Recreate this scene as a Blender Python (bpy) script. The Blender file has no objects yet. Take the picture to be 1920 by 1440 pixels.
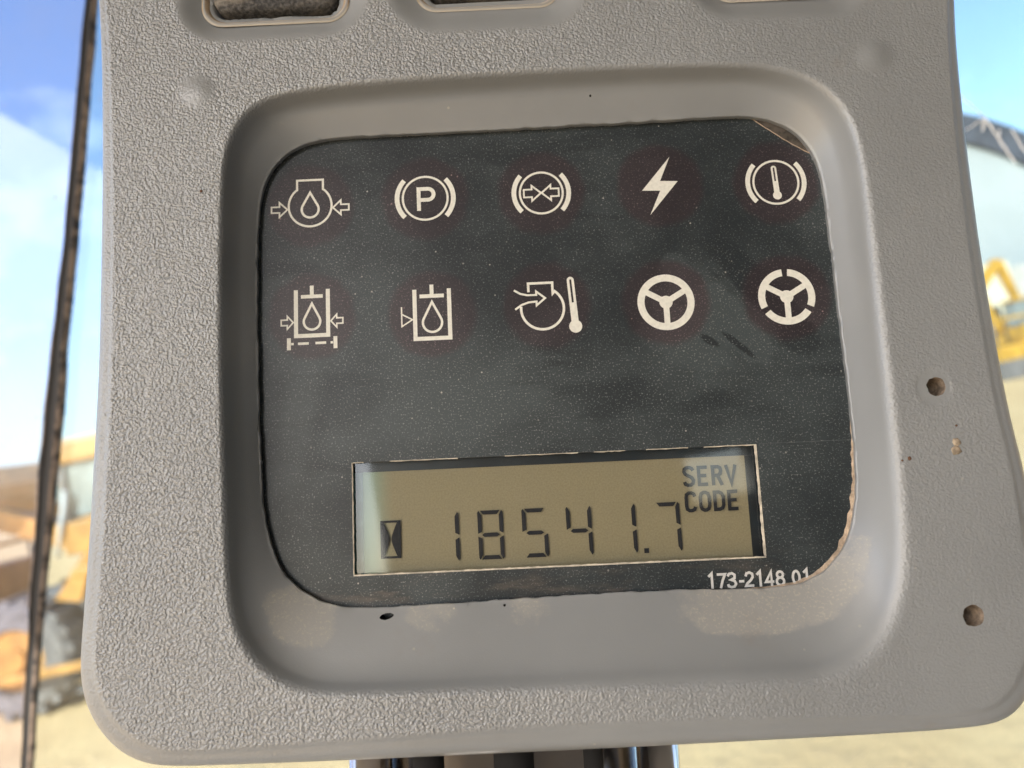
import bpy, bmesh, math, random
from mathutils import Vector, Matrix, noise, Quaternion
R = math.radians
random.seed(7)
scene = bpy.context.scene
COL = scene.collection

# ------------------------------------------------------------------ camera
cam_data = bpy.data.cameras.new("camera")
cam = bpy.data.objects.new("camera", cam_data)
COL.objects.link(cam)
cam.location = (0, 0, 0)
cam.rotation_euler = (R(92.0228), R(12.4925), R(0.4377))
cam_data.sensor_width = 36
cam_data.lens = 27.1875
cam_data.clip_start = 0.01
cam_data.clip_end = 2000
cam_data.dof.use_dof = True
cam_data.dof.focus_distance = 0.148
cam_data.dof.aperture_fstop = 15
scene.camera = cam

# ------------------------------------------------------------------ light
SUN_EL, SUN_AZ = 38, 214          # azimuth clockwise from +Y (the viewing direction)
world = bpy.data.worlds.new("World")
scene.world = world
world.use_nodes = True
wn, wl = world.node_tree.nodes, world.node_tree.links
wn.clear()
w_out = wn.new("ShaderNodeOutputWorld")
w_bg = wn.new("ShaderNodeBackground")
w_bg.inputs[1].default_value = 0.14
sky = wn.new("ShaderNodeTexSky")
sky.sky_type = 'NISHITA'
sky.sun_disc = False
sky.sun_elevation = R(SUN_EL)
sky.sun_rotation = R(SUN_AZ)
sky.air_density = 1.0
sky.dust_density = 2.2
sky.ozone_density = 1.5
# thin broken cloud over the whole dome
w_tc = wn.new("ShaderNodeTexCoord")
w_map = wn.new("ShaderNodeMapping")
w_map.inputs['Scale'].default_value = (3.0, 3.0, 5.0)
w_map.inputs['Location'].default_value = (2.2, 9.1, 7.3)
w_noise = wn.new("ShaderNodeTexNoise")
w_noise.inputs['Scale'].default_value = 2.2
w_noise.inputs['Detail'].default_value = 6
w_noise.inputs['Roughness'].default_value = 0.58
w_ramp = wn.new("ShaderNodeValToRGB")
w_ramp.color_ramp.elements[0].position = 0.50
w_ramp.color_ramp.elements[0].color = (0, 0, 0, 1)
w_ramp.color_ramp.elements[1].position = 0.78
w_ramp.color_ramp.elements[1].color = (0.36, 0.36, 0.36, 1)
w_mix = wn.new("ShaderNodeMixRGB")
w_mix.inputs[2].default_value = (7.5, 7.8, 8.2, 1)
wl.new(w_tc.outputs['Generated'], w_map.inputs[0])
wl.new(w_map.outputs[0], w_noise.inputs['Vector'])
wl.new(w_noise.outputs['Fac'], w_ramp.inputs[0])
wl.new(w_ramp.outputs[0], w_mix.inputs[0])
wl.new(sky.outputs[0], w_mix.inputs[1])
wl.new(w_mix.outputs[0], w_bg.inputs[0])
wl.new(w_bg.outputs[0], w_out.inputs[0])

sun_data = bpy.data.lights.new("sun", 'SUN')
sun_data.energy = 3.2
sun_data.angle = R(0.53)
sun_data.color = (1.0, 0.93, 0.82)
sun = bpy.data.objects.new("sun", sun_data)
COL.objects.link(sun)
sd = Vector((math.sin(R(SUN_AZ)) * math.cos(R(SUN_EL)), math.cos(R(SUN_AZ)) * math.cos(R(SUN_EL)), math.sin(R(SUN_EL))))
sun.rotation_euler = (-sd).to_track_quat('-Z', 'Y').to_euler()
sun.location = sd * 30

scene.view_settings.view_transform = 'Standard'
scene.view_settings.look = 'None'
scene.view_settings.exposure = 1.8
scene.view_settings.gamma = 1.0
scene.view_settings.use_curve_mapping = False
scene.render.engine = 'CYCLES'

# ------------------------------------------------------------------ helpers
def link(o, parent=None):
    COL.objects.link(o)
    if parent is not None:
        o.parent = parent
    return o

def tag(o, label=None, cat=None, group=None, kind=None):
    for k, v in (('label', label), ('category', cat), ('group', group), ('kind', kind)):
        if v:
            o[k] = v
    return o

def empty(name, loc=(0, 0, 0), rot=(0, 0, 0)):
    o = bpy.data.objects.new(name, None)
    o.location = loc
    o.rotation_euler = rot
    o.empty_display_size = 0.05
    return link(o)

def mesh(name, verts, faces, mat, parent=None, smooth=False, scale=1.0):
    me = bpy.data.meshes.new(name)
    me.from_pydata([(v[0] * scale, v[1] * scale, v[2] * scale) for v in verts], [], faces)
    me.update()
    if mat:
        me.materials.append(mat)
    if smooth:
        me.polygons.foreach_set('use_smooth', [True] * len(me.polygons))
    return link(bpy.data.objects.new(name, me), parent)

def from_bm(name, bm, mat, parent=None, smooth=False):
    me = bpy.data.meshes.new(name)
    bmesh.ops.recalc_face_normals(bm, faces=bm.faces)
    bm.to_mesh(me)
    bm.free()
    if mat:
        me.materials.append(mat)
    if smooth:
        me.polygons.foreach_set('use_smooth', [True] * len(me.polygons))
    return link(bpy.data.objects.new(name, me), parent)

def bm_box(bm, lo, hi, rot=None, bevel=0.0):
    c = [(a + b) / 2 for a, b in zip(lo, hi)]
    s = [abs(b - a) for a, b in zip(lo, hi)]
    m = Matrix.Translation(c) @ (rot.to_matrix().to_4x4() if rot else Matrix()) @ Matrix.Diagonal((*s, 1))
    r = bmesh.ops.create_cube(bm, size=1, matrix=m)
    if bevel:
        es = list({e for v in r['verts'] for e in v.link_edges})
        bmesh.ops.bevel(bm, geom=es, offset=bevel, segments=2, affect='EDGES', profile=0.6)

def box(name, lo, hi, mat, parent=None, rot=None, bevel=0.0):
    bm = bmesh.new()
    bm_box(bm, lo, hi, rot, bevel)
    return from_bm(name, bm, mat, parent)

def bm_tube(bm, p0, p1, r0, r1=None, seg=20):
    p0, p1 = Vector(p0), Vector(p1)
    r1 = r0 if r1 is None else r1
    d = p1 - p0
    q = d.to_track_quat('Z', 'Y').to_matrix().to_4x4()
    bmesh.ops.create_cone(bm, cap_ends=True, segments=seg, radius1=r0, radius2=r1, depth=d.length,
                          matrix=Matrix.Translation((p0 + p1) / 2) @ q)

def tube(name, p0, p1, r0, mat, parent=None, r1=None, seg=20, smooth=True):
    bm = bmesh.new()
    bm_tube(bm, p0, p1, r0, r1, seg)
    o = from_bm(name, bm, mat, parent, smooth)
    return o

def bm_prism(bm, poly, y0, y1):
    """poly in (x, z), extruded along y"""
    a = [bm.verts.new((p[0], y0, p[1])) for p in poly]
    b = [bm.verts.new((p[0], y1, p[1])) for p in poly]
    n = len(poly)
    bm.faces.new(a)
    bm.faces.new(b[::-1])
    for i in range(n):
        bm.faces.new((a[i], b[i], b[(i + 1) % n], a[(i + 1) % n]))

def prism(name, poly, y0, y1, mat, parent=None, bevel=0.0):
    bm = bmesh.new()
    bm_prism(bm, poly, y0, y1)
    if bevel:
        bmesh.ops.bevel(bm, geom=bm.edges[:], offset=bevel, segments=2, affect='EDGES')
    return from_bm(name, bm, mat, parent)

# ------------------------------------------------------------------ materials
class NT:
    def __init__(self, name):
        self.m = bpy.data.materials.new(name)
        self.m.use_nodes = True
        self.n = self.m.node_tree.nodes
        self.l = self.m.node_tree.links
        self.b = self.n['Principled BSDF']
        self.out = self.n['Material Output']
        self.tc = self.n.new('ShaderNodeTexCoord')
    def lk(self, a, b):
        self.l.new(a, b)
    def noise(self, scale, detail=3, rough=0.5, dist=0.0, vec=None):
        t = self.n.new('ShaderNodeTexNoise')
        t.inputs['Scale'].default_value = scale
        t.inputs['Detail'].default_value = detail
        t.inputs['Roughness'].default_value = rough
        t.inputs['Distortion'].default_value = dist
        self.lk(vec or self.tc.outputs['Object'], t.inputs['Vector'])
        return t.outputs['Fac']
    def voro(self, scale, vec=None, feature='F1', out='Distance', rand=1.0):
        t = self.n.new('ShaderNodeTexVoronoi')
        t.feature = feature
        t.inputs['Scale'].default_value = scale
        t.inputs['Randomness'].default_value = rand
        self.lk(vec or self.tc.outputs['Object'], t.inputs['Vector'])
        return t.outputs[out]
    def ramp(self, fac, p0, p1, c0=0.0, c1=1.0):
        t = self.n.new('ShaderNodeMapRange')
        t.interpolation_type = 'SMOOTHSTEP'
        t.inputs[1].default_value = p0
        t.inputs[2].default_value = p1
        t.inputs[3].default_value = c0
        t.inputs[4].default_value = c1
        self.lk(fac, t.inputs[0])
        return t.outputs[0]
    def math(self, op, a, b=0.0, clamp=False):
        t = self.n.new('ShaderNodeMath')
        t.operation = op
        t.use_clamp = clamp
        for i, v in enumerate((a, b)):
            if isinstance(v, (int, float)):
                t.inputs[i].default_value = v
            else:
                self.lk(v, t.inputs[i])
        return t.outputs[0]
    def mix(self, fac, a, b):
        t = self.n.new('ShaderNodeMixRGB')
        for i, v in enumerate((fac, a, b)):
            if isinstance(v, (int, float)):
                t.inputs[i].default_value = v
            elif isinstance(v, tuple):
                t.inputs[i].default_value = (*v, 1)
            else:
                self.lk(v, t.inputs[i])
        return t.outputs[0]
    def attr(self, name):
        t = self.n.new('ShaderNodeAttribute')
        t.attribute_name = name
        return t.outputs['Fac']
    def mapping(self, loc=(0, 0, 0), rot=(0, 0, 0), scale=(1, 1, 1)):
        t = self.n.new('ShaderNodeMapping')
        t.inputs['Location'].default_value = loc
        t.inputs['Rotation'].default_value = rot
        t.inputs['Scale'].default_value = scale
        self.lk(self.tc.outputs['Object'], t.inputs[0])
        return t.outputs[0]
    def bump(self, height, dist, strength=1.0, normal=None):
        t = self.n.new('ShaderNodeBump')
        t.inputs['Strength'].default_value = strength
        t.inputs['Distance'].default_value = dist
        self.lk(height, t.inputs['Height'])
        if normal is not None:
            self.lk(normal, t.inputs['Normal'])
        return t.outputs[0]
    def set(self, **k):
        names = dict(color='Base Color', rough='Roughness', metal='Metallic', spec='Specular IOR Level', normal='Normal',
                     coat='Coat Weight', coat_rough='Coat Roughness', ior='IOR', alpha='Alpha')
        for key, v in k.items():
            s = self.b.inputs[names[key]]
            if isinstance(v, tuple):
                s.default_value = (*v, 1)
            elif isinstance(v, (int, float)):
                s.default_value = v
            else:
                self.lk(v, s)
        return self

def simple(name, color, rough=0.5, metal=0.0, var=0.25, nscale=40, bump=0.0, bscale=200, spec=0.5):
    t = NT(name)
    n = t.noise(nscale, 4, 0.6)
    c0 = tuple(c * (1 - var) for c in color)
    c1 = tuple(min(1, c * (1 + var)) for c in color)
    t.set(color=t.mix(t.ramp(n, 0.3, 0.7), c0, c1), rough=rough, metal=metal, spec=spec)
    if bump:
        t.set(normal=t.bump(t.noise(bscale, 3), bump))
    return t.m

def make_housing_mat():
    t = NT("grey_grained_plastic")
    grain_a, dust_a = t.attr('grain'), t.attr('dust')
    # moulded leather grain about 0.8 mm across
    wob = t.n.new('ShaderNodeVectorMath'); wob.operation = 'ADD'
    nz = t.n.new('ShaderNodeTexNoise'); nz.inputs['Scale'].default_value = 600
    t.lk(t.tc.outputs['Object'], nz.inputs['Vector'])
    sc = t.n.new('ShaderNodeVectorMath'); sc.operation = 'SCALE'; sc.inputs['Scale'].default_value = 0.0008
    t.lk(nz.outputs['Color'], sc.inputs[0])
    t.lk(t.tc.outputs['Object'], wob.inputs[0]); t.lk(sc.outputs[0], wob.inputs[1])
    v1 = t.voro(1750, wob.outputs[0])
    n1 = t.noise(2500, 1.0, 0.5, 0.0)
    g = t.math('ADD', t.math('MULTIPLY', v1, -0.80), t.math('MULTIPLY', n1, 0.85))
    g = t.math('MULTIPLY', g, grain_a)
    fine = t.noise(3800, 2)
    h = t.math('ADD', g, t.math('MULTIPLY', fine, 0.06))
    # colour
    big = t.noise(18, 4, 0.6)
    col = t.mix(t.ramp(big, 0.3, 0.7), (0.226, 0.235, 0.238), (0.260, 0.270, 0.273))
    # paler worn tops of the grain, with their glossy highlights painted in
    wear_sheen = t.math('MULTIPLY', t.math('MULTIPLY', t.ramp(g, -0.05, 0.30), grain_a), 0.38)
    col = t.mix(wear_sheen, col, (0.50, 0.49, 0.485))
    # settled dust on the ledge of the recess, with a broken outline
    dn = t.noise(150, 6, 0.7)
    dfac = t.ramp(t.math('ADD', t.math('MULTIPLY', dust_a, 0.6), t.math('MULTIPLY', dn, 1.1)), 0.78, 1.0)
    speck = t.ramp(t.noise(1900, 2, 0.6), 0.52, 0.70)
    dfac = t.math('MULTIPLY', dfac, t.math('ADD', 0.35, t.math('MULTIPLY', speck, 0.6)))
    col = t.mix(dfac, col, (0.385, 0.36, 0.31))
    # scattered grit
    v = t.voro(260)
    grit = t.math('MULTIPLY', t.ramp(v, 0.045, 0.085, 1, 0), t.ramp(t.noise(70, 3), 0.52, 0.66))
    grit = t.math('MULTIPLY', grit, t.math('ADD', 0.25, t.math('MULTIPLY', dust_a, 0.75), True))
    col = t.mix(grit, col, (0.62, 0.54, 0.42))
    # brown soiling in blotches
    soil = t.math('MULTIPLY', t.ramp(t.noise(55, 5, 0.7), 0.60, 0.78), 0.22)
    col = t.mix(soil, col, (0.20, 0.155, 0.11))
    rough = t.math('ADD', t.ramp(t.noise(40, 5, 0.65), 0.3, 0.7, 0.33, 0.43), t.math('MULTIPLY', dfac, 0.4))
    t.set(color=col, rough=rough, spec=0.8, normal=t.bump(h, 0.00035, 0.9))
    return t.m

def make_panel_mat(lens=False):
    t = NT("tinted_indicator_lens" if lens else "dark_display_film")
    # dust film with wiped streaks running down to the right
    sv = t.mapping(rot=(0, 0, R(42)), scale=(14, 60, 1))
    st = t.noise(1.6, 5, 0.6, 0.4, sv)
    cl = t.noise(28, 4, 0.6)
    film = t.math('MULTIPLY', t.ramp(cl, 0.3, 0.72), t.ramp(st, 0.36, 0.50, 0.25, 1.0))
    def patch(cx, cy, ang, hx, hy, e0, e1):
        mp = t.n.new('ShaderNodeMapping'); mp.vector_type = 'TEXTURE'
        mp.inputs['Location'].default_value = (cx * MM, cy * MM, ZD * MM)
        mp.inputs['Rotation'].default_value = (0, 0, R(ang))
        mp.inputs['Scale'].default_value = (hx * MM, hy * MM, 1)
        t.lk(t.tc.outputs['Object'], mp.inputs[0])
        ln_ = t.n.new('ShaderNodeVectorMath'); ln_.operation = 'LENGTH'
        t.lk(mp.outputs[0], ln_.inputs[0])
        return t.ramp(t.math('ADD', ln_.outputs['Value'], t.math('MULTIPLY', t.math('SUBTRACT', t.noise(180, 5, 0.65), 0.5), 0.9)), e0, e1, 1, 0)
    # wiped clean: one broad streak and two short finger marks; hazier smears beside them
    haze_ = t.math('MAXIMUM', patch(35, 9, -40, 13, 7, 0.5, 1.2), patch(-12, -3, 10, 26, 6, 0.4, 1.2))
    haze_ = t.math('MAXIMUM', haze_, patch(-42, -6, 80, 16, 4, 0.4, 1.2))
    haze_ = t.math('MAXIMUM', haze_, patch(40.5, 14.5, -48, 17, 5, 0.75, 1.0))
    film = t.math('ADD', film, t.math('MULTIPLY', haze_, 0.5), True)
    wipe = t.math('MAXIMUM', patch(49, 19, -50, 18, 3.6, 0.7, 1.1), patch(38.8, 8.2, -35, 2.4, 0.8, 0.6, 1.1))
    wipe = t.math('MAXIMUM', wipe, patch(44.5, 7.0, -42, 4.2, 0.7, 0.6, 1.1))
    wipe = t.math('MAXIMUM', wipe, t.math('MULTIPLY', patch(56, 8, -45, 5.5, 3.4, 0.6, 1.2), 0.8))
    film = t.math('MULTIPLY', film, t.math('SUBTRACT', 1.0, t.math('MULTIPLY', wipe, 0.95)))
    col = t.mix(film, (0.016, 0.021, 0.024), (0.052, 0.064, 0.067))
    sp = t.ramp(t.noise(2900, 2, 0.6), 0.56, 0.74)
    col = t.mix(t.math('MULTIPLY', sp, t.ramp(cl, 0.35, 0.6, 0.35, 0.70)), col, (0.33, 0.34, 0.33))
    v = t.voro(420)
    gr = t.math('MULTIPLY', t.ramp(v, 0.04, 0.10, 1, 0), t.ramp(t.noise(140, 3), 0.5, 0.66))
    col = t.mix(gr, col, (0.42, 0.40, 0.36))
    # brown grime by the lower edge
    gx = t.n.new('ShaderNodeSeparateXYZ'); t.lk(t.tc.outputs['Object'], gx.inputs[0])
    low = t.math('MULTIPLY', t.ramp(gx.outputs['Y'], -0.0385, -0.030, 1, 0), t.ramp(t.noise(160, 5, 0.7, 0, t.mapping(scale=(0.4, 1.6, 1))), 0.48, 0.72))
    col = t.mix(t.math('MULTIPLY', low, 0.5), col, (0.15, 0.12, 0.095))
    if lens:
        own = t.n.new('ShaderNodeTexCoord')
        ln_ = t.n.new('ShaderNodeVectorMath'); ln_.operation = 'LENGTH'
        t.lk(own.outputs['Object'], ln_.inputs[0])
        k = t.ramp(t.math('ADD', ln_.outputs['Value'], t.math('MULTIPLY', t.noise(260, 3), 0.0016)), 0.0084, 0.0102, 1, 0)
        mul = t.n.new('ShaderNodeMixRGB'); mul.blend_type = 'MULTIPLY'
        mul.inputs[2].default_value = (1.02, 0.74, 0.78, 1)
        t.lk(k, mul.inputs[0]); t.lk(col, mul.inputs[1])
        col = t.mix(t.math('MULTIPLY', k, 0.25), mul.outputs[0], (0.040, 0.028, 0.031))
    t.set(color=col, rough=0.42, spec=0.4, normal=t.bump(t.noise(2600, 2), 0.00006, 0.5))
    return t

def make_print(name, c):
    t = NT(name)
    n = t.noise(1500, 3)
    col = t.mix(t.ramp(n, 0.3, 0.8), c, tuple(x * 0.86 for x in c))
    sp = t.ramp(t.noise(3300, 2, 0.6), 0.66, 0.8)
    col = t.mix(t.math('MULTIPLY', sp, 0.3), col, tuple(x * 0.6 for x in c))
    t.set(color=col, rough=0.5)
    return t.m

def make_lcd_mat():
    t = NT("olive_lcd_reflector")
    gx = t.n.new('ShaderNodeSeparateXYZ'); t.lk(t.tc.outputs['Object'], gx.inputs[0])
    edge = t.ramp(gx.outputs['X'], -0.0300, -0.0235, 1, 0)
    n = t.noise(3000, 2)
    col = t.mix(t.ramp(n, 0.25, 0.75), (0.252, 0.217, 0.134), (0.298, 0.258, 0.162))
    col = t.mix(t.math('MULTIPLY', edge, 0.8), col, (0.25, 0.42, 0.34))  # reflected teal glow along the left side painted into the screen colour
    t.set(color=col, rough=0.45, spec=0.3)
    return t.m

def make_glass(name, tint, dirt=0.06, gloss=1.0, dscale=14, dcol=(0.62, 0.58, 0.52)):
    t = NT(name)
    t.n.remove(t.b)
    tr = t.n.new('ShaderNodeBsdfTransparent'); tr.inputs[0].default_value = (*tint, 1)
    gl = t.n.new('ShaderNodeBsdfGlossy'); gl.inputs['Roughness'].default_value = 0.04
    lw = t.n.new('ShaderNodeLayerWeight'); lw.inputs[0].default_value = 0.5
    fres = t.math('ADD', 0.04, t.math('MULTIPLY', t.math('POWER', lw.outputs['Facing'], 5.0), 0.96))
    m1 = t.n.new('ShaderNodeMixShader')
    t.lk(t.math('MULTIPLY', fres, gloss), m1.inputs[0]); t.lk(tr.outputs[0], m1.inputs[1]); t.lk(gl.outputs[0], m1.inputs[2])
    df = t.n.new('ShaderNodeBsdfDiffuse'); df.inputs[0].default_value = (*dcol, 1)
    m2 = t.n.new('ShaderNodeMixShader')
    d = t.math('MULTIPLY', t.ramp(t.noise(dscale, 5, 0.65), 0.35, 0.75), dirt)
    sp = t.math('MULTIPLY', t.ramp(t.voro(dscale * 4.0), 0.03, 0.07, 1, 0), min(1.0, dirt * 4))
    t.lk(t.math('MAXIMUM', d, sp), m2.inputs[0]); t.lk(m1.outputs[0], m2.inputs[1]); t.lk(df.outputs[0], m2.inputs[2])
    t.lk(m2.outputs[0], t.out.inputs[0])
    return t.m

def make_seal_mat():
    t = NT("black_seal_with_old_sealant")
    a = t.attr('crust')
    n = t.noise(110, 5, 0.7)
    f = t.math('MULTIPLY', t.ramp(a, 0.35, 0.95), t.ramp(n, 0.38, 0.56))
    col = t.mix(f, (0.012, 0.011, 0.011), (0.26, 0.195, 0.15))
    t.set(color=col, rough=0.7, normal=t.bump(n, 0.0006, 0.8))
    return t.m

def make_sand():
    t = NT("pale_sandy_gravel")
    n1 = t.noise(0.35, 6, 0.65)
    n2 = t.noise(6, 5, 0.7)
    col = t.mix(t.ramp(n1, 0.3, 0.7), (0.48, 0.325, 0.165), (0.60, 0.43, 0.225))
    col = t.mix(t.math('MULTIPLY', t.ramp(n2, 0.5, 0.75), 0.5), col, (0.27, 0.20, 0.13))
    t.set(color=col, rough=0.95, spec=0.1, normal=t.bump(n2, 0.08, 0.7))
    return t.m

MM = 0.001
ZD = -10.7           # face of the display film, mm behind the front of the pod
M = {}
M['housing'] = make_housing_mat()
M['panel'] = make_panel_mat().m
LENS_T = make_panel_mat(True)
M['lens'] = LENS_T.m
M['print'] = make_print("cream_print", (0.76, 0.75, 0.67))
M['print_white'] = make_print("white_print", (0.62, 0.62, 0.60))
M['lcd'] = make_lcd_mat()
M['segment'] = simple("lcd_segment_black", (0.014, 0.015, 0.020), 0.6, var=0.1, spec=0.2, nscale=300)
M['lcd_border'] = simple("lcd_dark_border", (0.010, 0.016, 0.022), 0.35, nscale=120, var=0.5)
M['lcd_edge'] = simple("teal_lcd_glass_edge", (0.10, 0.20, 0.19), 0.3, nscale=200)
M['pale_edge'] = simple("pale_chipped_edge", (0.52, 0.47, 0.38), 0.6, nscale=500, var=0.35)
M['cover'] = make_glass("clear_display_cover", (0.96, 0.97, 0.95), dirt=0.02, gloss=2.0, dscale=90)
M['hole'] = simple("dusty_hole_wall", (0.22, 0.17, 0.125), 0.9, nscale=600, var=0.5, bump=0.0003, bscale=900)
M['void'] = simple("dark_cavity", (0.012, 0.011, 0.010), 0.9)
M['foam'] = simple("tan_foam_edge", (0.40, 0.31, 0.225), 0.95, nscale=700, var=0.35, bump=0.0004, bscale=1200)
M['rocker'] = None
M['seal'] = make_seal_mat()
M['pane_left'] = make_glass("bluish_dusty_pane", (0.72, 0.76, 0.86), dirt=0.08, dscale=9)
M['pane_right'] = make_glass("greenish_dusty_pane", (0.70, 0.78, 0.82), dirt=0.06, dscale=11)
M['sand'] = make_sand()
M['chrome'] = simple("worn_steel_tube", (0.72, 0.66, 0.62), 0.16, 1.0, var=0.08, nscale=60)
M['bracket'] = simple("grey_bracket_steel", (0.22, 0.22, 0.21), 0.45, 0.2, nscale=60)
M['cab'] = simple("cab_interior_trim", (0.15, 0.15, 0.15), 0.7, nscale=12)
M['bounce_roof'] = simple("pale_bounce_roof", (0.36, 0.36, 0.35), 0.9, nscale=12, var=0.1)  # pale so the unseen roof bounces light onto the pod
M['orange'] = simple("weathered_yellow_orange_paint", (0.46, 0.225, 0.05), 0.5, nscale=2.5, var=0.25)
M['yellow'] = simple("machine_yellow_paint", (0.48, 0.27, 0.035), 0.5, nscale=2.5, var=0.22)
M['tyre'] = simple("dusty_tyre_rubber", (0.17, 0.155, 0.145), 0.95, nscale=6, var=0.3, bump=0.02, bscale=12)
M['steel'] = simple("dusty_dark_steel", (0.17, 0.16, 0.155), 0.6, 0.2, nscale=4, var=0.3)
M['cabglass'] = simple("machine_cab_glass", (0.20, 0.23, 0.23), 0.12, nscale=2, var=0.3)
M['cream'] = simple("cream_render_wall", (0.66, 0.60, 0.44), 0.9, nscale=0.8, var=0.08)
M['beige'] = simple("beige_block_wall", (0.46, 0.44, 0.40), 0.9, nscale=0.8, var=0.1)
M['shedwall'] = simple("pale_shed_sheeting", (0.36, 0.385, 0.38), 0.6, nscale=0.3, var=0.05)
M['shedroof'] = simple("dark_roof_edge", (0.055, 0.06, 0.075), 0.7, nscale=0.8, var=0.35)
M['dark'] = simple("dark_opening", (0.03, 0.03, 0.03), 0.6)
M['crack'] = simple("white_glass_fracture", (0.80, 0.80, 0.80), 0.5, nscale=200, var=0.1)

# ------------------------------------------------------------------ setting: ground
GZ = -3.0
bm = bmesh.new()
bmesh.ops.create_grid(bm, x_segments=60, y_segments=60, size=700)
for v in bm.verts:
    v.co.z = GZ
ground = from_bm("ground", bm, M['sand'])
tag(ground, kind="structure")

# ------------------------------------------------------------------ operator cab (unseen, added to shape the pod's light; its panes are looked through)
cab = empty("operator_cab", (0, -0.2, GZ))
tag(cab, "unseen dark operator cab frame added to shape light on the instrument pod", "cab")
def cab_part(name, lo, hi, mat=M['cab'], bevel=0.01):
    lo = (lo[0], lo[1] + 0.2, lo[2] - GZ); hi = (hi[0], hi[1] + 0.2, hi[2] - GZ)
    return box(name, lo, hi, mat, cab, bevel=bevel)
cab_part("cab_floor", (-0.85, -1.1, -0.98), (0.85, 0.52, -0.90))
cab_part("cab_roof", (-0.95, -1.2, 0.86), (0.95, 0.80, 0.94), M['bounce_roof'])  # unseen; shades the pod, pale underside lightens its upward faces
for sx in (-1, 1):
    for y in (-1.1, 0.46):
        x0 = 0.79 * sx
        cab_part("corner_post", (min(x0, x0 + 0.06 * sx), y, -0.897), (max(x0, x0 + 0.06 * sx), y + 0.06, 0.857))
cab_part("rear_blocker", (-0.225, -1.16, -0.897), (0.785, -1.11, 0.040), bevel=0)  # unseen panel added to darken reflections; its slot puts glare on the screen
cab_part("rear_blocker", (-0.225, -1.16, 0.125), (0.785, -1.11, 0.857), bevel=0)
cab_part("rear_blocker", (-0.225, -1.16, 0.040), (0.340, -1.11, 0.125), bevel=0)
cab_part("rear_blocker", (0.460, -1.16, 0.040), (0.785, -1.11, 0.125), bevel=0)
cab_part("side_blocker", (0.80, -1.03, -0.897), (0.83, 0.18, 0.857))  # unseen panel added to cut the light from the right
cab_part("mounting_frame", (-0.7, -0.9, GZ), (0.7, 0.40, -0.983), M['steel'])

# glass: two panes of the front glazing with the sealed joint between them
PY = 0.42
seal_pts = [(-0.1570, 0.360, .0044), (-0.1827, 0.2734, .0044), (-0.1985, 0.2190, .0046), (-0.2147, 0.1643, .0047), (-0.2301, 0.1134, .0050),
            (-0.2380, 0.0880, .0056), (-0.2456, 0.063, .0064), (-0.2573, 0.024, .0066), (-0.2666, -0.0094, .0058), (-0.2751, -0.0369, .0050),
            (-0.2826, -0.0645, .0046), (-0.2899, -0.092, .0044), (-0.3002, -0.1303, .0036), (-0.330, -0.245, .0036)]
def pane(name, poly, mat, label, cat, thick=0.005):
    o = prism(name, poly, PY, PY + thick, mat)
    return tag(o, label, cat)
sx0, sx1 = seal_pts[0], seal_pts[-1]
left_poly = [(-0.78, -0.895)] + [(-0.38, -0.895)] + [(p[0], p[1]) for p in reversed(seal_pts)] + [(-0.06, 0.855), (-0.78, 0.855)]
right_poly = [(-0.376, -0.895), (0.78, -0.895), (0.78, 0.855), (-0.056, 0.855)] + [(p[0] + 0.003, p[1]) for p in seal_pts]
pane("window_pane", left_poly, M['pane_left'], "dusty bluish glass pane on the outer side of the black sealed joint", "window")
cracked = empty("cracked_windscreen", (0, PY, -0.895))
tag(cracked, "cracked windscreen glass pane reaching behind the grey pod", "windscreen")
gp = prism("glass", right_poly, PY, PY + 0.005, M['pane_right'])
gp.parent = cracked
gp.matrix_parent_inverse = Matrix.Translation((0, -PY, 0.895))
def crack_line(pts, w, mat=M['crack']):
    vs, fs = [], []
    n = len(pts)
    for i, p in enumerate(pts):
        a, b = Vector(pts[max(0, i - 1)]), Vector(pts[min(n - 1, i + 1)])
        d = (b - a).normalized()
        nn = Vector((-d.y, d.x))
        ww = w * (0.35 + 0.65 * math.sin(math.pi * (i + 0.5) / n)) * random.uniform(0.7, 1.2)
        for s in (1, -1):
            vs.append((p[0] + nn.x * ww * s, -0.0006, p[1] + nn.y * ww * s + 0.895))
        vs.append((p[0], -0.0014, p[1] + 0.895))
    for i in range(n - 1):
        k = 3 * i
        fs += [(k, k + 3, k + 5, k + 2), (k + 2, k + 5, k + 4, k + 1)]
    o = mesh("crack", vs, fs, mat, cracked)
    return o
def jag(a, b, n, amp):
    a, b = Vector(a), Vector(b)
    d = (b - a)
    nn = Vector((-d.y, d.x)).normalized()
    return [tuple(a + d * (i / n) + nn * random.uniform(-amp, amp)) for i in range(n + 1)]
S0 = (0.2838, 0.1005)
crack_line(jag(S0, (0.2940, 0.0730), 10, .0003), .0008)
crack_line(jag(S0, (0.2715, 0.0960), 7, .0003), .0006)
crack_line(jag(S0, (0.2640, 0.1290), 10, .0004), .0003)
crack_line(jag(S0, (0.2805, 0.0935), 5, .0003), .0010)
crack_line(jag((0.2960, 0.0910), (0.3020, 0.0740), 6, .0003), .0007)
crack_line(jag((0.2890, 0.0885), (0.2897, 0.0925), 3, .0002), .0006)

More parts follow.
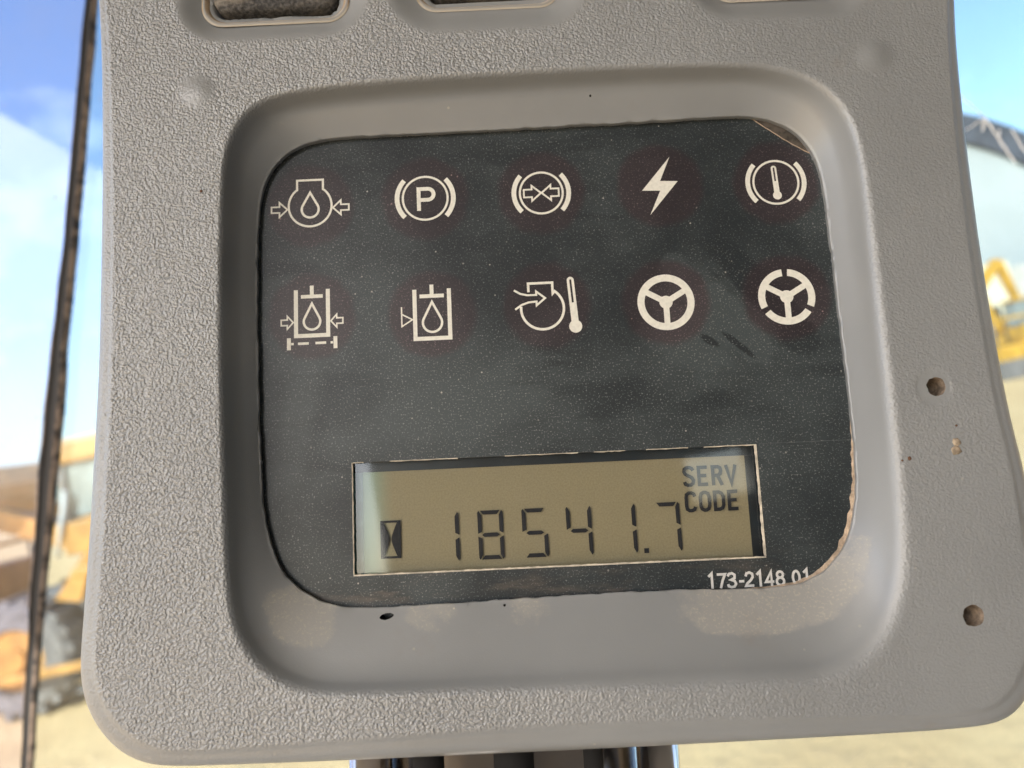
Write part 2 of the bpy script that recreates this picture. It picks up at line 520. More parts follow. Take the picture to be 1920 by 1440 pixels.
vs, fs, crust = [], [], []
n_sub = 14
dense = []
for i in range(len(seal_pts) - 1):
    a, b = seal_pts[i], seal_pts[i + 1]
    for k in range(n_sub):
        f = k / n_sub
        dense.append([a[j] + (b[j] - a[j]) * f for j in range(3)])
dense.append(list(seal_pts[-1]))
for _ in range(40):          # ease the kinks out of the run of the joint
    dense = [dense[0]] + [[(dense[i - 1][j] + 2 * dense[i][j] + dense[i + 1][j]) / 4 for j in range(3)] for i in range(1, len(dense) - 1)] + [dense[-1]]
for i, (x, z, w) in enumerate(dense):
    wl_ = w * (0.95 + 0.22 * noise.noise((z * 38, 3.1, 0))); wr_ = w * (0.95 + 0.22 * noise.noise((z * 45, 9.7, 0)))
    prof = [(-wl_, 0.0, 1.0), (-wl_ * 0.55, -.0028, .8), (-wl_ * 0.45, -.0020, 0), (wr_ * 0.32, -.0020, 0), (wr_ * 0.52, -.0030, .95), (wr_, 0.0, 1.0)]
    for dx, dy, c in prof:
        vs.append((x + dx + 0.0015, PY + dy - 0.0004, z)); crust.append(c)
    if i:
        k = i * 6
        for j in range(5):
            fs.append((k - 6 + j, k - 5 + j, k + 1 + j, k + j))
        fs.append((k - 1, k - 6, k, k + 5))
seal = mesh("window_seal", vs, fs, M['seal'], smooth=True)
a = seal.data.attributes.new('crust', 'FLOAT', 'POINT')
a.data.foreach_set('value', crust)
tag(seal, "black rubber joint with crusty tan sealant between two glass panes", "window seal")

# ------------------------------------------------------------------ instrument pod
POD_ROT = (R(83.7048), R(9.8941), R(0.3446))
POD_LOC = Vector((0.0, 0.13992, 0.00482))
pod = empty("instrument_pod", POD_LOC, POD_ROT)
tag(pod, "grey textured plastic instrument pod with recessed dark warning display and hour meter", "instrument panel")
DS, DY = 1.008, 0.16   # size of the film layer
CX, CY = 7.0, 6.0    # centre the housing rings radiate from

def chaikin(p, it=2):
    for _ in range(it):
        q = []
        for i in range(len(p)):
            a, b = p[i], p[(i + 1) % len(p)]
            q.append((a[0] * .75 + b[0] * .25, a[1] * .75 + b[1] * .25))
            q.append((a[0] * .25 + b[0] * .75, a[1] * .25 + b[1] * .75))
        p = q
    return p
OUTER = [(-84, 126), (-82.0, 118.1), (-80.1, 93.6), (-79.2, 81.8), (-78.1, 69.1), (-77.3, 50.3), (-77.0, 39.2), (-76.7, 20.2), (-76.6, 6.0), (-76.9, -5.0),
         (-77.1, -11.8), (-77.4, -22.3), (-77.9, -32.6), (-78.2, -39.1), (-78.5, -44.5), (-78.3, -49.1), (-77.2, -53.2), (-75.1, -57.0),
         (-71.8, -60.6), (-67.7, -62.9), (-63.0, -63.9), (-50.9, -64.1), (-31.2, -64.2), (0.8, -64.2), (26.9, -64.1), (57.7, -63.9), (75.8, -63.6),
         (82.3, -62.8), (85.9, -60.6), (89.2, -56.3), (91.6, -49.3), (92.5, -40.2), (92.5, -30.9), (92.0, -19.4), (90.9, -11.1), (90.1, -0.7),
         (89.6, 11.5), (89.4, 22.9), (89.4, 28.4), (89.5, 40.8), (89.6, 45.6), (89.9, 55.6), (90.4, 65.1), (91.2, 73.4), (92.3, 85.0),
         (95.2, 109.0), (97, 124), (60, 127), (-50, 128)]
RIM = [(-53.1, 42.2), (-52.4, 48.6), (-49.6, 54.6), (-44.5, 58.2), (-34.3, 59.7), (-13.7, 60.5), (17.1, 60.9), (42.8, 60.6), (53.0, 59.6),
       (60.9, 56.5), (65.9, 50.6), (67.8, 42.8), (68.0, 29.1), (67.8, 8.7), (67.8, -10.8), (67.8, -20.3), (67.2, -34.2), (64.8, -43.1),
       (60.1, -49.4), (54.3, -52.6), (46.9, -53.4), (19.5, -53.1), (-7.9, -52.8), (-33.3, -52.5), (-40.5, -51.1), (-46.3, -47.3), (-50.0, -41.6),
       (-51.6, -34.4), (-52.4, -14.9), (-53.1, 4.4), (-53.4, 24.5)]
CUT = [(-49.2, 35.8), (-48.6, 42.0), (-47.1, 46.4), (-44.2, 50.0), (-39.8, 52.5), (-32.3, 53.4), (-15.0, 53.5), (6.7, 53.6), (28.3, 53.8),
       (44.6, 54.2), (51.0, 54.0), (56.8, 52.2), (60.5, 49.3), (62.9, 45.0), (64.0, 39.4), (64.2, 28.3), (64.3, 15.2), (64.5, 2.5), (64.6, -5.8),
       (64.5, -16.0), (63.8, -23.9), (62.0, -29.8), (59.0, -34.5), (54.7, -37.6), (49.6, -38.9), (41.7, -39.0), (31.9, -38.6), (22.0, -38.5),
       (2.2, -38.8), (-17.6, -39.2), (-28.5, -39.4), (-35.6, -38.6), (-41.4, -35.4), (-45.3, -30.9), (-47.3, -24.9), (-48.5, -14.9), (-49.0, 5.7), (-49.3, 21.6)]
OUTER_S, RIM_S, CUT_S = chaikin(OUTER), chaikin(RIM, 3), chaikin(CUT, 3)

NTAB = 7200
TAB = {}
def radial(poly, dx, dy):
    key = id(poly)
    if key not in TAB:
        TAB[key] = [radial_exact(poly, math.cos(2 * math.pi * i / NTAB), math.sin(2 * math.pi * i / NTAB)) for i in range(NTAB)]
    f = (math.atan2(dy, dx) / (2 * math.pi) % 1.0) * NTAB
    i = int(f)
    tab = TAB[key]
    a, b = tab[i % NTAB], tab[(i + 1) % NTAB]
    return a + (b - a) * (f - i)
def radial_exact(poly, dx, dy):
    best = None
    n = len(poly)
    for i in range(n):
        ax, ay = poly[i][0] - CX, poly[i][1] - CY
        bx, by = poly[(i + 1) % n][0] - CX, poly[(i + 1) % n][1] - CY
        ex, ey = bx - ax, by - ay
        den = dx * ey - dy * ex
        if abs(den) < 1e-12:
            continue
        t = (ax * ey - ay * ex) / den
        u = (ax * dy - ay * dx) / den
        if t > 0 and -1e-9 <= u <= 1 + 1e-9 and (best is None or t > best):
            best = t
    return best

# directions evenly spread along the line midway between rim and outline
NT_ = 900
mid = []
for k in range(2880):
    th = 2 * math.pi * k / 2880
    d = (math.cos(th), math.sin(th))
    r = 0.5 * (radial(RIM_S, *d) + radial(OUTER_S, *d))
    mid.append((th, CX + r * d[0], CY + r * d[1]))
acc = [0.0]
for k in range(2880):
    a, b = mid[k], mid[(k + 1) % 2880]
    acc.append(acc[-1] + math.hypot(b[1] - a[1], b[2] - a[2]))
THETA, j = [], 0
for k in range(NT_):
    s = acc[-1] * k / NT_
    while acc[j + 1] < s:
        j += 1
    THETA.append(2 * math.pi * (j + (s - acc[j]) / (acc[j + 1] - acc[j])) / 2880)

def sstep(a, b, x):
    t = max(0.0, min(1.0, (x - a) / (b - a)))
    return t * t * (3 - 2 * t)
def rrect_sd(x, y, cx, cy, hx, hy, r):
    qx, qy = abs(x - cx) - hx + r, abs(y - cy) - hy + r
    return math.hypot(max(qx, 0), max(qy, 0)) + min(max(qx, qy), 0) - r
# rocker switches along the top: opening centre, half width; the openings run up out of view
SWITCHES = [(-43.6, 98.5, 14.0, 23.4, 4.0), (-1.3, 99.4, 13.8, 23.2, 4.0), (56.4, 98.6, 13.2, 23.2, 4.0)]
POCKET = [(5.2, 7.0), (6.6, 5.0), (6.0, 6.0)]       # dished margin round each opening
DIMPLES = [(-58.0, 60.0, 4.6, -0.62), (72.8, 61.0, 4.4, -0.55)]
def face_z(x, y):
    z = 0.0
    for (cx, cy, hx, hy, r), (mx, my) in zip(SWITCHES, POCKET):
        d = rrect_sd(x, y, cx, cy, hx, hy, r)
        z -= 2.4 * (1 - sstep(-0.3, mx, d))
        z -= 3.2 * (1 - sstep(-2.6, -1.2, d))
    for cx, cy, r, dep in DIMPLES:
        d = math.hypot(x - cx, (y - cy) * 1.05)
        z -= dep * (1 - sstep(0.2, r, d))
    # ring left by a washer round the upper screw hole
    d = math.hypot(x - 76.2, y + 4.0)
    z -= 0.13 * (1 - sstep(3.1, 3.35, d))
    # the face bows very slightly
    z -= 0.00009 * ((x - 7) ** 2 + (y - 10) ** 2)
    return z
def wall_w(dx, dy):
    # width of the sloping wall: broad below and above, steep at the sides
    return 4.0 + 6.2 * max(0, -dy) ** 1.6 + 2.6 * max(0, dy) ** 1.5

rings = []          # each ring: list of (x, y, z)
def bez(a, b, c, n, skip=0):
    out = []
    for i in range(skip, n + 1):
        t = i / n
        out.append(tuple((1 - t) ** 2 * a[k] + 2 * t * (1 - t) * b[k] + t * t * c[k] for k in (0, 1)))
    return out
def lerp2(a, b, t):
    return tuple(a[k] + (b[k] - a[k]) * t for k in (0, 1))
def floor_profile(r0, rf, rr, rt, zf, fil, kc):
    A, B, C_, D = (r0, -9.0), (rf, zf), (rr, 0.0), (rt, 0.0)
    ab = math.hypot(B[0] - A[0], B[1] - A[1])
    s0 = lerp2(B, A, min(0.8, fil / ab)); s1 = lerp2(B, C_, 0.4)
    c0 = lerp2(C_, B, kc)
    out = [lerp2(A, s0, i / 9) for i in range(9)]
    out += bez(s0, B, s1, 10)
    out += [lerp2(s1, c0, i / 4) for i in range(1, 4)]
    out += bez(c0, C_, D, 10)
    return out
NFACE = 78
all_rows = []
for th in THETA:
    dx, dy = math.cos(th), math.sin(th)
    rc, rr, ro = radial(CUT_S, dx, dy), radial(RIM_S, dx, dy), radial(OUTER_S, dx, dy) + 0.15
    jx = 0.16 * noise.noise((math.cos(th) * 26, math.sin(th) * 26, 1.7)) + 0.20 * max(0, noise.noise((math.cos(th) * 9, math.sin(th) * 9, 4.2)))
    if random.random() < 0.03:
        jx += random.uniform(-0.22, 0.16)
    rc0 = rc
    rc += jx * 0.95
    row = []
    def put(r, z):
        row.append((CX + r * dx, CY + r * dy, z))
    # back, inner side of the cut edge
    put(rc + 0.5, -26.0); put(rc + 0.45, -11.4); put(rc + 0.08, -9.55); put(rc, -9.25); put(rc + 0.16, -9.02)
    # floor slopes up from the cut edge, then a short steep wall with a rounded lip
    soft = max(0.0, -dy) ** 2 * sstep(-0.1, 0.8, dx)          # the lip fades out towards the lower right
    kr = max(0.0, dx) ** 4
    low = max(0.0, -dy) ** 2
    foot = max(rc0 + 0.9, rr - 1.3 - 1.5 * low - 2.0 * soft)
    top = rr + 0.7 + 1.1 * kr + 0.4 * low + 2.4 * soft
    pts = floor_profile(rc0 + 0.25, foot, rr, top, -4.9 + 1.6 * low + 0.8 * soft, 1.6 + 3.4 * low, 0.25 + 0.2 * kr + 0.1 * low + 0.2 * soft)
    for r, z in pts:
        put(r, z + face_z(CX + r * dx, CY + r * dy) * sstep(-9.0, 0.0, z))
    kb = 1.0 + 0.45 * max(0.0, -dy)
    g = ro - 3.9 * kb
    for i in range(1, NFACE + 1):
        r = top + (g - top) * i / NFACE
        x, y = CX + r * dx, CY + r * dy
        put(r, face_z(x, y))
    zb = face_z(CX + g * dx, CY + g * dy)
    for dr, dz in ((-3.5, -0.08), (-3.15, -0.30), (-2.8, -0.46), (-2.4, -0.50), (-1.9, -0.58), (-1.4, -0.80), (-0.9, -1.18), (-0.45, -1.75), (-0.12, -2.7), (0.0, -3.8)):
        put(ro + dr * kb, zb + dz * (0.5 + 0.5 * kb))
    put(ro - 0.1, -9.0); put(ro - 0.5, -18.0); put(ro - 1.6, -25.0); put(ro - 3.0, -26.0)
    all_rows.append(row)
NR = len(all_rows[0])
verts = [p for row in all_rows for p in row]
faces = []
for i in range(NT_):
    a, b = i * NR, ((i + 1) % NT_) * NR
    for k in range(NR):
        k2 = (k + 1) % NR
        faces.append((a + k, a + k2, b + k2, b + k))
housing = mesh("housing", verts, faces, M['housing'], None, True, MM)
housing.data.materials.append(M['hole'])
housing.data.materials.append(M['void'])
# screw holes, a torn nick on the ledge and a pin hole are cut out of the solid
bm = bmesh.new()
def cutter(x, y, z0, z1, r, seed, mat_i, tip=0.6, squash=(1, 1), ang=0):
    n = 26
    loops = []
    for z, k in ((z1, 1.06), (z1 - 1.2 if z1 - z0 > 3 else (z0 + z1) / 2, 1.0), (z0, tip)):
        lp = []
        for i in range(n):
            th = 2 * math.pi * i / n
            rr = r * k * (1 + 0.15 * noise.noise((math.cos(th) * 2.2, math.sin(th) * 2.2, seed + z * 0.1)))
            px, py = rr * math.cos(th) * squash[0], rr * math.sin(th) * squash[1]
            px, py = px * math.cos(ang) - py * math.sin(ang), px * math.sin(ang) + py * math.cos(ang)
            lp.append(bm.verts.new(((x + px) * MM, (y + py) * MM, z * MM)))
        loops.append(lp)
    fs = [bm.faces.new(loops[0]), bm.faces.new(loops[-1][::-1])]
    for a, b in zip(loops, loops[1:]):
        for i in range(n):
            fs.append(bm.faces.new((a[i], b[i], b[(i + 1) % n], a[(i + 1) % n])))
    for f in fs:
        f.material_index = mat_i
    fs[1].material_index = 2
cutter(76.7, -3.9, -7.0, 2.0, 1.80, 1.0, 1, 0.72)
cutter(78.3, -44.2, -7.0, 2.0, 1.95, 5.0, 1, 0.72)
cutter(-25.0, -40.9, -12.0, -7.4, 0.85, 9.0, 2, 0.7, (1.5, 0.62), R(8))
cutter(-3.2, -39.9, -11.0, -8.5, 0.22, 3.0, 2, 0.8)
cutter(18.2, 58.2, -9.0, -2.0, 0.22, 4.0, 2, 0.8)
bmesh.ops.recalc_face_normals(bm, faces=bm.faces)
cme = bpy.data.meshes.new("cutter"); bm.to_mesh(cme); bm.free()
for m_ in (M['housing'], M['hole'], M['void']):
    cme.materials.append(m_)
cobj = link(bpy.data.objects.new("cutter", cme))
bm = bmesh.new(); bm.from_mesh(housing.data); bmesh.ops.recalc_face_normals(bm, faces=bm.faces); bm.to_mesh(housing.data); bm.free()
md = housing.modifiers.new("holes", 'BOOLEAN')
md.operation = 'DIFFERENCE'; md.solver = 'EXACT'; md.object = cobj
dg = bpy.context.evaluated_depsgraph_get()
new = bpy.data.meshes.new_from_object(housing.evaluated_get(dg))
housing.modifiers.clear()
old = housing.data
housing.data = new
new.name = "housing"
bpy.data.objects.remove(cobj); bpy.data.meshes.remove(cme); bpy.data.meshes.remove(old)
housing.parent = pod
new.polygons.foreach_set('use_smooth', [True] * len(new.polygons))
new.set_sharp_from_angle(angle=R(50))
# where the moulded grain and the settled dust are
ga = new.attributes.new('grain', 'FLOAT', 'POINT')
da = new.attributes.new('dust', 'FLOAT', 'POINT')
DUST = [(-41.5, -40.5, 8.5, 7.0, 1.0), (-16.5, -41.0, 5.5, 3.6, 0.75), (1.0, -40.5, 5.0, 4.0, 0.6), (46.5, -41.5, 19.5, 8.8, 1.0), (61, -34, 5, 9, 0.55)]
gv, dv = [], []
for v in new.vertices:
    x, y, z = (c * 1000 for c in v.co)
    ddx, ddy = x - CX, y - CY
    r = math.hypot(ddx, ddy)
    dx, dy = ddx / r, ddy / r
    g, d = 0.0, 0.0
    if z > -8.9:
        rr, ro = radial(RIM_S, dx, dy), radial(OUTER_S, dx, dy)
        g = sstep(rr - 0.9, rr + 1.2, r) * (1 - sstep(ro - 4.2 - 1.7 * max(0, -dy), ro - 3.0 - 1.4 * max(0, -dy), r) * (0.5 + 0.45 * max(0, -dy)))
        for (cx, cy, hx, hy, rad), (mx, my) in zip(SWITCHES, POCKET):
            g *= sstep(mx - 0.9, mx + 0.7, rrect_sd(x, y, cx, cy, hx, hy, rad))
        for cx, cy, rad, dep in DIMPLES:
            g *= 0.25 + 0.75 * sstep(rad * 0.5, rad, math.hypot(x - cx, y - cy))
        g *= sstep(3.0, 3.4, math.hypot(x - 76.2, y + 4.0)) * 0.8 + 0.2
        # the grain is worn smoother towards the right and below
        g *= 1.0 - 0.48 * sstep(-25, 45, x) - 0.20 * sstep(45, 75, x) - 0.12 * sstep(-20, -55, y) * sstep(-20, 20, x)
    if z < -4.6 and y < -30:
        for px, py, hx, hy, k in DUST:
            d = max(d, k * (1 - sstep(0.55, 1.25, math.hypot((x - px) / hx, (y - py) / hy))))
        d *= sstep(-4.4, -6.2, z)
    if z < -5:
        d = max(d, 0.10)
    gv.append(g); dv.append(d)
ga.data.foreach_set('value', gv)
da.data.foreach_set('value', dv)

# ---- flat print helpers: strokes and fills in millimetres on a plane facing the viewer
class Print:
    def __init__(self, z):
        self.v, self.f, self.z = [], [], z
    def lift(self):
        self.z += 0.006
    def poly(self, pts):
        n0 = len(self.v)
        self.v += [(p[0], p[1], self.z) for p in pts]
        self.f.append(tuple(range(n0, n0 + len(pts))))
        self.lift()
        return self
    def strip(self, L, Rr, closed):
        n0, n = len(self.v), len(L)
        for a, b in zip(L, Rr):
            self.v += [(a[0], a[1], self.z), (b[0], b[1], self.z)]
        for i in range(n if closed else n - 1):
            a, b = n0 + 2 * i, n0 + 2 * ((i + 1) % n)
            self.f.append((a, a + 1, b + 1, b))
        self.lift()
    def stroke(self, pts, w, closed=False):
        P = [Vector(p) for p in pts]
        n = len(P)
        L, Rr = [], []
        for i in range(n):
            a = P[i - 1] if (closed or i > 0) else None
            b = P[(i + 1) % n] if (closed or i < n - 1) else None
            d1 = (P[i] - a).normalized() if a is not None else None
            d2 = (b - P[i]).normalized() if b is not None else None
            if d1 is None: d1 = d2
            if d2 is None: d2 = d1
            n1, n2 = Vector((-d1.y, d1.x)), Vector((-d2.y, d2.x))
            m = (n1 + n2)
            m = m.normalized() if m.length > 1e-6 else n1
            k = min(2.6, 1.0 / max(0.25, m.dot(n1)))
            L.append(P[i] + m * (w / 2 * k)); Rr.append(P[i] - m * (w / 2 * k))
        self.strip(L, Rr, closed)
        return self
    def arc(self, c, r, w, a0=0, a1=360, n=56):
        closed = abs(a1 - a0) >= 359.9
        m = n if closed else n + 1
        ang = [R(a0 + (a1 - a0) * i / n) for i in range(m)]
        self.strip([(c[0] + (r - w / 2) * math.cos(t), c[1] + (r - w / 2) * math.sin(t)) for t in ang],
                   [(c[0] + (r + w / 2) * math.cos(t), c[1] + (r + w / 2) * math.sin(t)) for t in ang], closed)
        return self
    def disc(self, c, r, n=32):
        return self.poly([(c[0] + r * math.cos(2 * math.pi * i / n), c[1] + r * math.sin(2 * math.pi * i / n)) for i in range(n)])
    def build(self, name, mat, parent, off=(0, 0, 0)):
        vs = [(p[0] + off[0], p[1] + off[1], p[2] + off[2]) for p in self.v]
        o = mesh(name, vs, self.f, mat, parent, False, MM)
        bm = bmesh.new(); bm.from_mesh(o.data)
        for f in bm.faces:
            f.normal_update()
            if f.normal.z < 0:
                f.normal_flip()
        bm.to_mesh(o.data); bm.free()
        return o
def arc_pts(c, r, a0, a1, n=24):
    return [(c[0] + r * math.cos(R(a0 + (a1 - a0) * i / n)), c[1] + r * math.sin(R(a0 + (a1 - a0) * i / n))) for i in range(n + 1)]
def drop_pts(tip_y, c, r):
    d = tip_y - c[1]
    a = math.degrees(math.acos(r / d))
    return [(c[0], tip_y)] + arc_pts(c, r, 90 - a, -270 + a, 30)
def arrow(x_tail, x_neck, x_tip, y, h, H):
    return [(x_tail, y + h), (x_neck, y + h), (x_neck, y + H), (x_tip, y), (x_neck, y - H), (x_neck, y - h), (x_tail, y - h)]
def mirror(pts):
    return [(-x, y) for x, y in pts]

# ---- display film with a window for the hour meter
WX0, WX1, WY0, WY1 = -31.2, 46.0, -33.5, -12.4
film_v = [(-56, -46), (71, -46), (71, 60), (-56, 60), (WX0, WY0), (WX1, WY0), (WX1, WY1), (WX0, WY1)]
film = mesh("display_film", [(x, y, ZD) for x, y in film_v] + [(x, y, ZD - 0.9) for x, y in film_v],
            [(0, 1, 5, 4), (1, 2, 6, 5), (2, 3, 7, 6), (3, 0, 4, 7), (4, 5, 13, 12), (5, 6, 14, 13), (6, 7, 15, 14), (7, 4, 12, 15),
             (8, 9, 1, 0), (9, 10, 2, 1), (10, 11, 3, 2), (11, 8, 0, 3)], M['panel'], pod, False, MM)
LENS_T.tc.object = film       # the lamp fields carry on the film's own dust and wear
# peeling corner at the upper right: the film stops at a ragged line, dirty backing beyond it
edge = [(50.2 + (63.6 - 50.2) * i / 16, 54.3 + (44.6 - 54.3) * i / 16 + 0.5 * math.sin(math.pi * i / 16) * -1 + random.uniform(-.07, .07)) for i in range(17)]
Print(ZD + 0.10).poly([(66, 44), (66, 58), (50, 58)] + edge).build("torn_corner_backing",
      simple("dirty_brown_backing", (0.060, 0.050, 0.040), 0.8, nscale=500, var=0.6), film)
pr = Print(ZD + 0.16)
pr.stroke(edge, 0.20)
pr.build("torn_film_edge", M['foam'], film)
Print(ZD + 0.03).stroke([(46.6 + 18 * i / 12, -12.3 + random.uniform(-.03, .03)) for i in range(13)], 0.07).build("film_crease", simple("pale_crease", (0.11, 0.12, 0.12), 0.5, nscale=900, var=0.5), film)
# tan foam squeezed out along the lower right of the cut edge
fo, fi = [], []
for i in range(90):
    th = R(-52 + 46 * i / 89)
    d = (math.cos(th), math.sin(th))
    rc = radial(CUT_S, *d)
    w = 1.25 * math.sin(math.pi * i / 89) ** 0.7 * (0.75 + 0.5 * noise.noise((i * 0.35, 0, 0))) * (0.35 + 0.65 * sstep(80, 40, i))
    fo.append((CX + (rc + 0.9) * d[0], CY + (rc + 0.9) * d[1])); fi.append((CX + (rc - w) * d[0], CY + (rc - w) * d[1]))
vs, fs = [], []
for i, (a, b) in enumerate(zip(fo, fi)):
    vs += [(a[0], a[1], ZD + 0.55), ((a[0] + b[0]) / 2, (a[1] + b[1]) / 2, ZD + 0.55), (b[0], b[1], ZD + 0.02)]
    if i:
        k = 3 * i
        fs += [(k - 3, k, k + 1, k - 2), (k - 2, k + 1, k + 2, k - 1)]
gasket = mesh("foam_gasket", vs, fs, M['foam'], pod, True, MM)

# ---- ten indicator lamps
LW = 0.43
def brake_shoes(p, r=5.65, w=0.95):
    p.arc((0, 0), r, w, 137, 223, 26); p.arc((0, 0), r, w, -43, 43, 26)
def sym_engine_oil(p):
    p.stroke([(-2.6, 3.42), (-2.6, 5.4), (2.6, 5.4), (2.6, 3.42)] + arc_pts((0, 0), 4.3, 52.7, -232.7, 60), LW, True)
    p.stroke(drop_pts(2.75, (0, -0.75), 1.7), 0.46, True)
    a = arrow(-7.75, -6.15, -4.55, -0.6, 0.6, 1.5)
    p.stroke(a, 0.33, True); p.stroke(mirror(a), 0.33, True)
def sym_parking_brake(p):
    p.arc((0, 0), 4.5, LW, n=72); brake_shoes(p)
    p.stroke([(-1.3, -2.6), (-1.3, 1.95), (-0.2, 1.95)] + arc_pts((0.55, 0.8), 1.15, 90, -90, 16) + [(-1.3, -0.35)], 0.78)
def sym_brake_pressure(p):
    p.arc((0, 0), 4.3, LW, n=72); brake_shoes(p, 5.5)
    a = arrow(-3.5, -1.9, -0.1, 0.0, 0.8, 1.6)
    p.stroke(a, 0.34, True); p.stroke(mirror(a), 0.34, True)
    p.stroke([(-1.0, 0.85), (1.0, -0.85)], 0.3); p.stroke([(-1.0, -0.85), (1.0, 0.85)], 0.3)
def sym_electrical(p):
    k = 0.0356
    z = [(1065, 213), (1008, 358), (1107, 358), (948, 558), (1007, 415), (905, 415)]
    q = []
    for x, y in z:
        dx, dy = (x - 1005) * k, -(y - 385) * k
        q.append((dx * 0.999 + dy * 0.045, dy * 0.999 - dx * 0.045))
    p.poly([q[0], q[1], q[4], q[5]]); p.poly([q[1], q[2], q[3], q[4]])
def thermometer(p, x0, y0, x1, y1, wt, rb, slit):
    """tube from the top (x0,y0) to the bulb (x1,y1); upper part hollow"""
    a, b = Vector((x0, y0)), Vector((x1, y1))
    d = (b - a).normalized(); nn = Vector((-d.y, d.x))
    L = (b - a).length
    wl_ = (wt - slit) / 2
    off = (slit + wl_) / 2
    hs = L * 0.52
    cap = [a + d * (wt / 2) + (-d * math.cos(t) + nn * math.sin(t)) * off for t in [R(-90 + 18 * i) for i in range(11)]]
    p.stroke([a + d * hs - nn * off] + cap + [a + d * hs + nn * off], wl_)
    p.poly([a + d * hs - nn * wt / 2, a + d * L - nn * wt / 2, a + d * L + nn * wt / 2, a + d * hs + nn * wt / 2])
    p.disc((x1, y1), rb)
def sym_brake_temperature(p):
    p.arc((0, 0), 4.5, LW, n=72); brake_shoes(p)
    thermometer(p, -0.25, 3.5, 0.05, -2.75, 1.1, 0.88, 0.34)
def block_cyl(p, hw, top, bot, sx=0.0):
    p.stroke([(-hw + sx, top), (-hw + sx, bot), (hw + sx, bot), (hw + sx, top)], 0.8)
def sym_hydraulic_filter(p):
    block_cyl(p, 3.15, 5.4, -3.85)
    p.stroke([(0, 6.2), (0, 4.1)], 0.76); p.stroke([(-2.15, 4.0), (2.15, 4.0)], 0.72)
    p.stroke(drop_pts(2.55, (0, -1.05), 1.62), 0.46, True)
    a = arrow(-6.05, -4.85, -3.7, -1.1, 0.55, 1.3)
    p.stroke(a, 0.3, True); p.stroke(mirror(a), 0.3, True)
    for s in (-1, 1):
        p.stroke([(4.55 * s, -4.2), (4.55 * s, -6.6)], 0.76)
        p.stroke([(4.1 * s, -5.4), (3.6 * s, -5.4)], 0.46); p.stroke([(2.75 * s, -5.4), (0.65 * s, -5.4)], 0.5)
def sym_hydraulic_level(p):
    block_cyl(p, 3.4, 5.0, -4.9)
    p.stroke([(0, 5.9), (0, 3.7)], 0.76); p.stroke([(-2.4, 3.6), (2.4, 3.6)], 0.76)
    p.stroke(drop_pts(2.4, (0, -1.75), 1.88), 0.46, True)
    p.stroke([(-6.0, 1.6), (-6.0, -2.3), (-3.9, -1.0), (-6.0, 0.15)], 0.27)
def sym_intake_temperature(p):
    c = (-0.95, -0.5); r = 4.2
    p.stroke([(-3.55, 2.85), (-3.55, 4.6), (1.2, 4.6), (1.2, 2.4)] + arc_pts(c, r, 53, -187, 60), 0.50)
    p.stroke([(-6.4, 3.35), (-5.2, 2.6), (-3.8, 2.25), (-2.05, 2.25), (-2.05, 2.95), (-0.35, 1.55), (-2.05, 0.15), (-2.05, 0.92), (-3.6, 0.80), (-5.0, 0.35), (-6.3, -0.55)], 0.40)
    thermometer(p, 4.75, 5.6, 5.35, -4.4, 1.4, 1.28, 0.4)
def wheel_spokes(p):
    p.disc((0, 0), 1.3)
    for a_ in (150, 30, 270):
        d = (math.cos(R(a_)), math.sin(R(a_)))
        p.stroke([(0.9 * d[0], 0.9 * d[1]), (4.7 * d[0], 4.7 * d[1])], 1.15)
def sym_steering(p):
    p.arc((0, 0), 4.9, 1.4, n=72); wheel_spokes(p)
def sym_secondary_steering(p):
    for a_ in (96, 216, 336):
        p.arc((0, 0), 4.9, 1.4, a_, a_ + 108, 40)
    wheel_spokes(p)
LAMPS = [(-38.8, 39.3, sym_engine_oil, (0, 0), "engine outline with a drop between two arrows"),
         (-15.7, 39.8, sym_parking_brake, (0, 0), "letter P in a circle between two arcs"),
         (7.6, 39.8, sym_brake_pressure, (0, 0), "two arrows meeting in a circle between two arcs"),
         (31.4, 40.2, sym_electrical, (0, 0), "lightning bolt"),
         (54.7, 39.8, sym_brake_temperature, (0, 0), "thermometer in a circle between two arcs"),
         (-38.6, 16.6, sym_hydraulic_filter, (0, 0), "open cylinder with a drop, two arrows and a dashed line"),
         (-15.0, 16.0, sym_hydraulic_level, (0, 0), "open cylinder with a drop and a small triangle"),
         (7.6, 16.6, sym_intake_temperature, (0, 0), "engine outline with an entering arrow and a thermometer"),
         (30.9, 16.2, sym_steering, (0, 0), "steering wheel"),
         (54.6, 16.2, sym_secondary_steering, (0, 0), "steering wheel with a broken rim")]
lens_v = [(0, 0, 0)] + [(11.2 * math.cos(2 * math.pi * i / 48), 11.2 * math.sin(2 * math.pi * i / 48), 0) for i in range(48)]
for x, y, fn, off, what in LAMPS:
    ln = mesh("indicator_lens", lens_v, [(0, 1 + i, 1 + (i + 1) % 48) for i in range(48)], M['lens'], pod, False, MM)
    ln.location = (x * DS * MM, (y * DS + DY) * MM, (ZD + 0.03) * MM)
    ln.scale = (DS, DS, 1)
    tag(ln, label="dark red tinted lamp field with a " + what)
    p = Print(0.05)
    fn(p)
    p.build("symbol", M['print'], ln, (off[0], off[1], 0))

